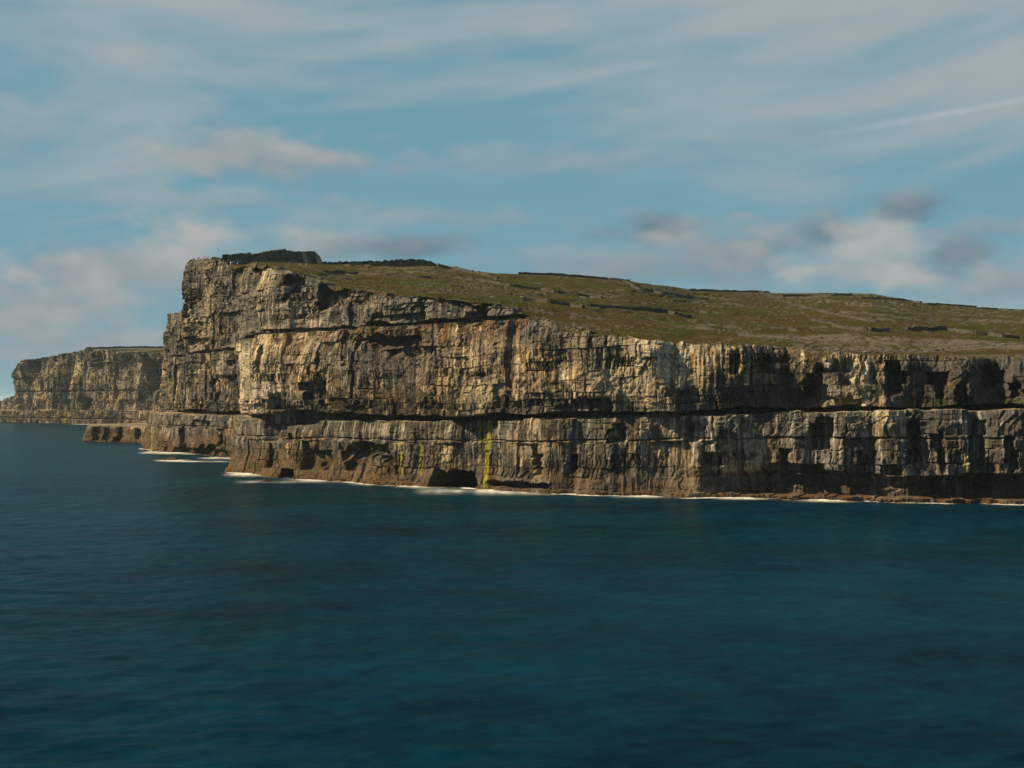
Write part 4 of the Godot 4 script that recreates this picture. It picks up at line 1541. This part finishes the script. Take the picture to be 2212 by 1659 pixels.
func build_people():
	var poses: Array = []
	for k in 3:
		# elbows and hands of each pose: arms down, one hand raised to the face, hands on hips
		var el: Vector3 = [Vector3(0.27, 1.10, 0.02), Vector3(0.28, 1.14, 0.1), Vector3(0.36, 1.14, -0.04)][k]
		var ha: Vector3 = [Vector3(0.29, 0.84, 0.08), Vector3(0.12, 1.46, 0.24), Vector3(0.21, 0.98, 0.1)][k]
		var stride: float = [0.05, 0.12, 0.0][k]
		var sk := []
		var top := []
		var legs := []
		sk.append([Vector3(0, 1.46, 0), Vector3(0, 1.60, 0.01), 0.055, 0.075])
		sk.append([Vector3(0, 1.60, 0.01), Vector3(0, 1.68, 0.0), 0.085, 0.09])
		sk.append([Vector3(0, 1.0, 0), Vector3(0, 1.4, 0), 0.12, 0.13])
		top.append([Vector3(0, 0.98, 0), Vector3(0, 1.2, 0), 0.15, 0.145])
		top.append([Vector3(-0.1, 1.36, 0), Vector3(0.1, 1.36, 0), 0.115, 0.115])
		top.append([Vector3(0, 1.2, 0), Vector3(0, 1.36, 0), 0.15, 0.15])
		for s in [-1.0, 1.0]:
			var sgn := Vector3(s, 1, 1)
			var e := el * sgn
			var h := ha * sgn
			if k == 1 and s < 0.0:
				e = Vector3(-0.27, 1.10, 0.02)
				h = Vector3(-0.29, 0.84, 0.08)
			sk.append([Vector3(0.17 * s, 1.39, 0), e, 0.05, 0.042])
			sk.append([e, h, 0.042, 0.032])
			sk.append([h, h + (h - e).normalized() * 0.12, 0.036, 0.03])
			top.append([Vector3(0.17 * s, 1.38, 0), e, 0.075, 0.065])
			var kn := Vector3(0.1 * s, 0.5, 0.03 + stride * s)
			var an := Vector3(0.11 * s, 0.09, stride * s)
			sk.append([Vector3(0.09 * s, 0.95, 0), kn, 0.08, 0.055])
			sk.append([kn, an, 0.055, 0.042])
			sk.append([an, an + Vector3(0.02 * s, -0.05, 0.15), 0.045, 0.035])
			legs.append([Vector3(0.085 * s, 0.94, 0), kn, 0.105, 0.075])
			legs.append([kn, an + Vector3(0, 0.04, 0), 0.075, 0.06])
		legs.append([Vector3(-0.07, 0.96, 0), Vector3(0.07, 0.96, 0), 0.12, 0.12])
		var hair := [[Vector3(0, 1.68, -0.03), Vector3(0, 1.71, -0.01), 0.1, 0.095]]
		poses.append([nets(sk, 0.035), nets(top, 0.045), nets(legs, 0.045), nets(hair, 0.04)])
	var skin := [cloth(Color(0.78, 0.58, 0.47)), cloth(Color(0.6, 0.42, 0.32))]
	var hairs := [cloth(Color(0.16, 0.11, 0.08)), cloth(Color(0.45, 0.33, 0.18))]
	var black := Color(0.1, 0.1, 0.12)
	var navy := Color(0.12, 0.16, 0.28)
	var blue := Color(0.16, 0.42, 0.75)
	var lime := Color(0.62, 0.85, 0.15)
	var white := Color(0.92, 0.92, 0.92)
	var pink := Color(0.9, 0.45, 0.55)
	var orange := Color(0.85, 0.5, 0.15)
	# bearing, foot angle, distance, shirt, legs, pose, turn, label
	var ps := [
		[429.5, 558.5, 796, black, black, 2, 0.4, "person in black standing alone at the cliff tip, elbows out"],
		[436.5, 558.0, 794, pink, white, 0, 2.2, "person in a pink top, left of the pink pair on the cliff tip"],
		[440.5, 557.6, 793, pink, pink, 1, 1.0, "person all in pink on the cliff tip, right of the pink pair"],
		[446.0, 557.2, 795, white, navy, 0, 0.2, "person in a white top on the cliff tip between the pink pair and the parapet"],
		[449.0, 557.0, 794, Color(0.75, 0.72, 0.5), black, 1, 4.0, "person in a pale yellow top on the cliff tip beside the white one"],
		[458.0, 556.8, 794, black, navy, 1, 5.0, "person in dark clothes at the left end of the parapet"],
		[471.5, 571.5, 748, blue, navy, 0, 0.0, "person in blue, leftmost in the row before the low wall"],
		[482.5, 571.5, 746, lime, black, 1, 0.8, "person in bright lime green in the row before the low wall"],
		[490.5, 571.8, 745, black, black, 0, 3.0, "person in black right of the lime one before the low wall"],
		[497.5, 572.0, 744, white, white, 0, 1.6, "person all in white in the row before the low wall"],
		[502.0, 572.3, 743, blue, black, 2, 5.5, "person in blue beside the white one before the low wall"],
		[506.0, 572.3, 742, Color(0.25, 0.55, 0.85), navy, 0, 0.3, "person in light blue in the middle of the blue ones before the low wall"],
		[513.5, 572.5, 741, Color(0.35, 0.7, 0.85), navy, 0, 2.5, "person in turquoise at the right end of the row before the low wall"],
		[498.5, 577.0, 736, white, black, 0, 0.6, "person in a white top and dark legs one step below the row"],
		[512.0, 580.5, 734, white, navy, 1, 4.4, "person in white bending their arm lowest on the brow below the row"],
		[624.5, 568.5, 752, orange, Color(0.5, 0.35, 0.2), 2, 1.2, "person in orange on the grass before the ring fort"],
		[645.5, 568.8, 748, pink, white, 0, 0.5, "person in pink, left of the pair before the fort's pale buttress"],
		[649.5, 568.8, 747, Color(0.95, 0.75, 0.75), navy, 1, 3.6, "person in pale rose, right of the pair before the fort's pale buttress"],
		[660.5, 570.0, 745, Color(0.85, 0.6, 0.55), black, 0, 2.0, "person in dusty rose standing at the foot of the pale buttress"]]
	for r in ps:
		var o := Node3D.new()
		o.name = numbered("person")
		add_child(o)
		var foot := y_of(r[1], r[2])
		var here := land_y(r[0], r[2])
		if here > EYE:
			foot = here
		o.position = pt(r[0], r[2], foot)
		o.rotation.y = r[6]
		tag(o, r[7], "person", "visitors on the cliff brow")
		var set_p: Array = poses[r[5]]
		part("body", set_p[0], skin[rng.randi() % 2], o)
		part("shirt", set_p[1], cloth(r[3]), o)
		part("trousers", set_p[2], cloth(r[4]), o)
		part("hair", set_p[3], hairs[rng.randi() % 2], o)
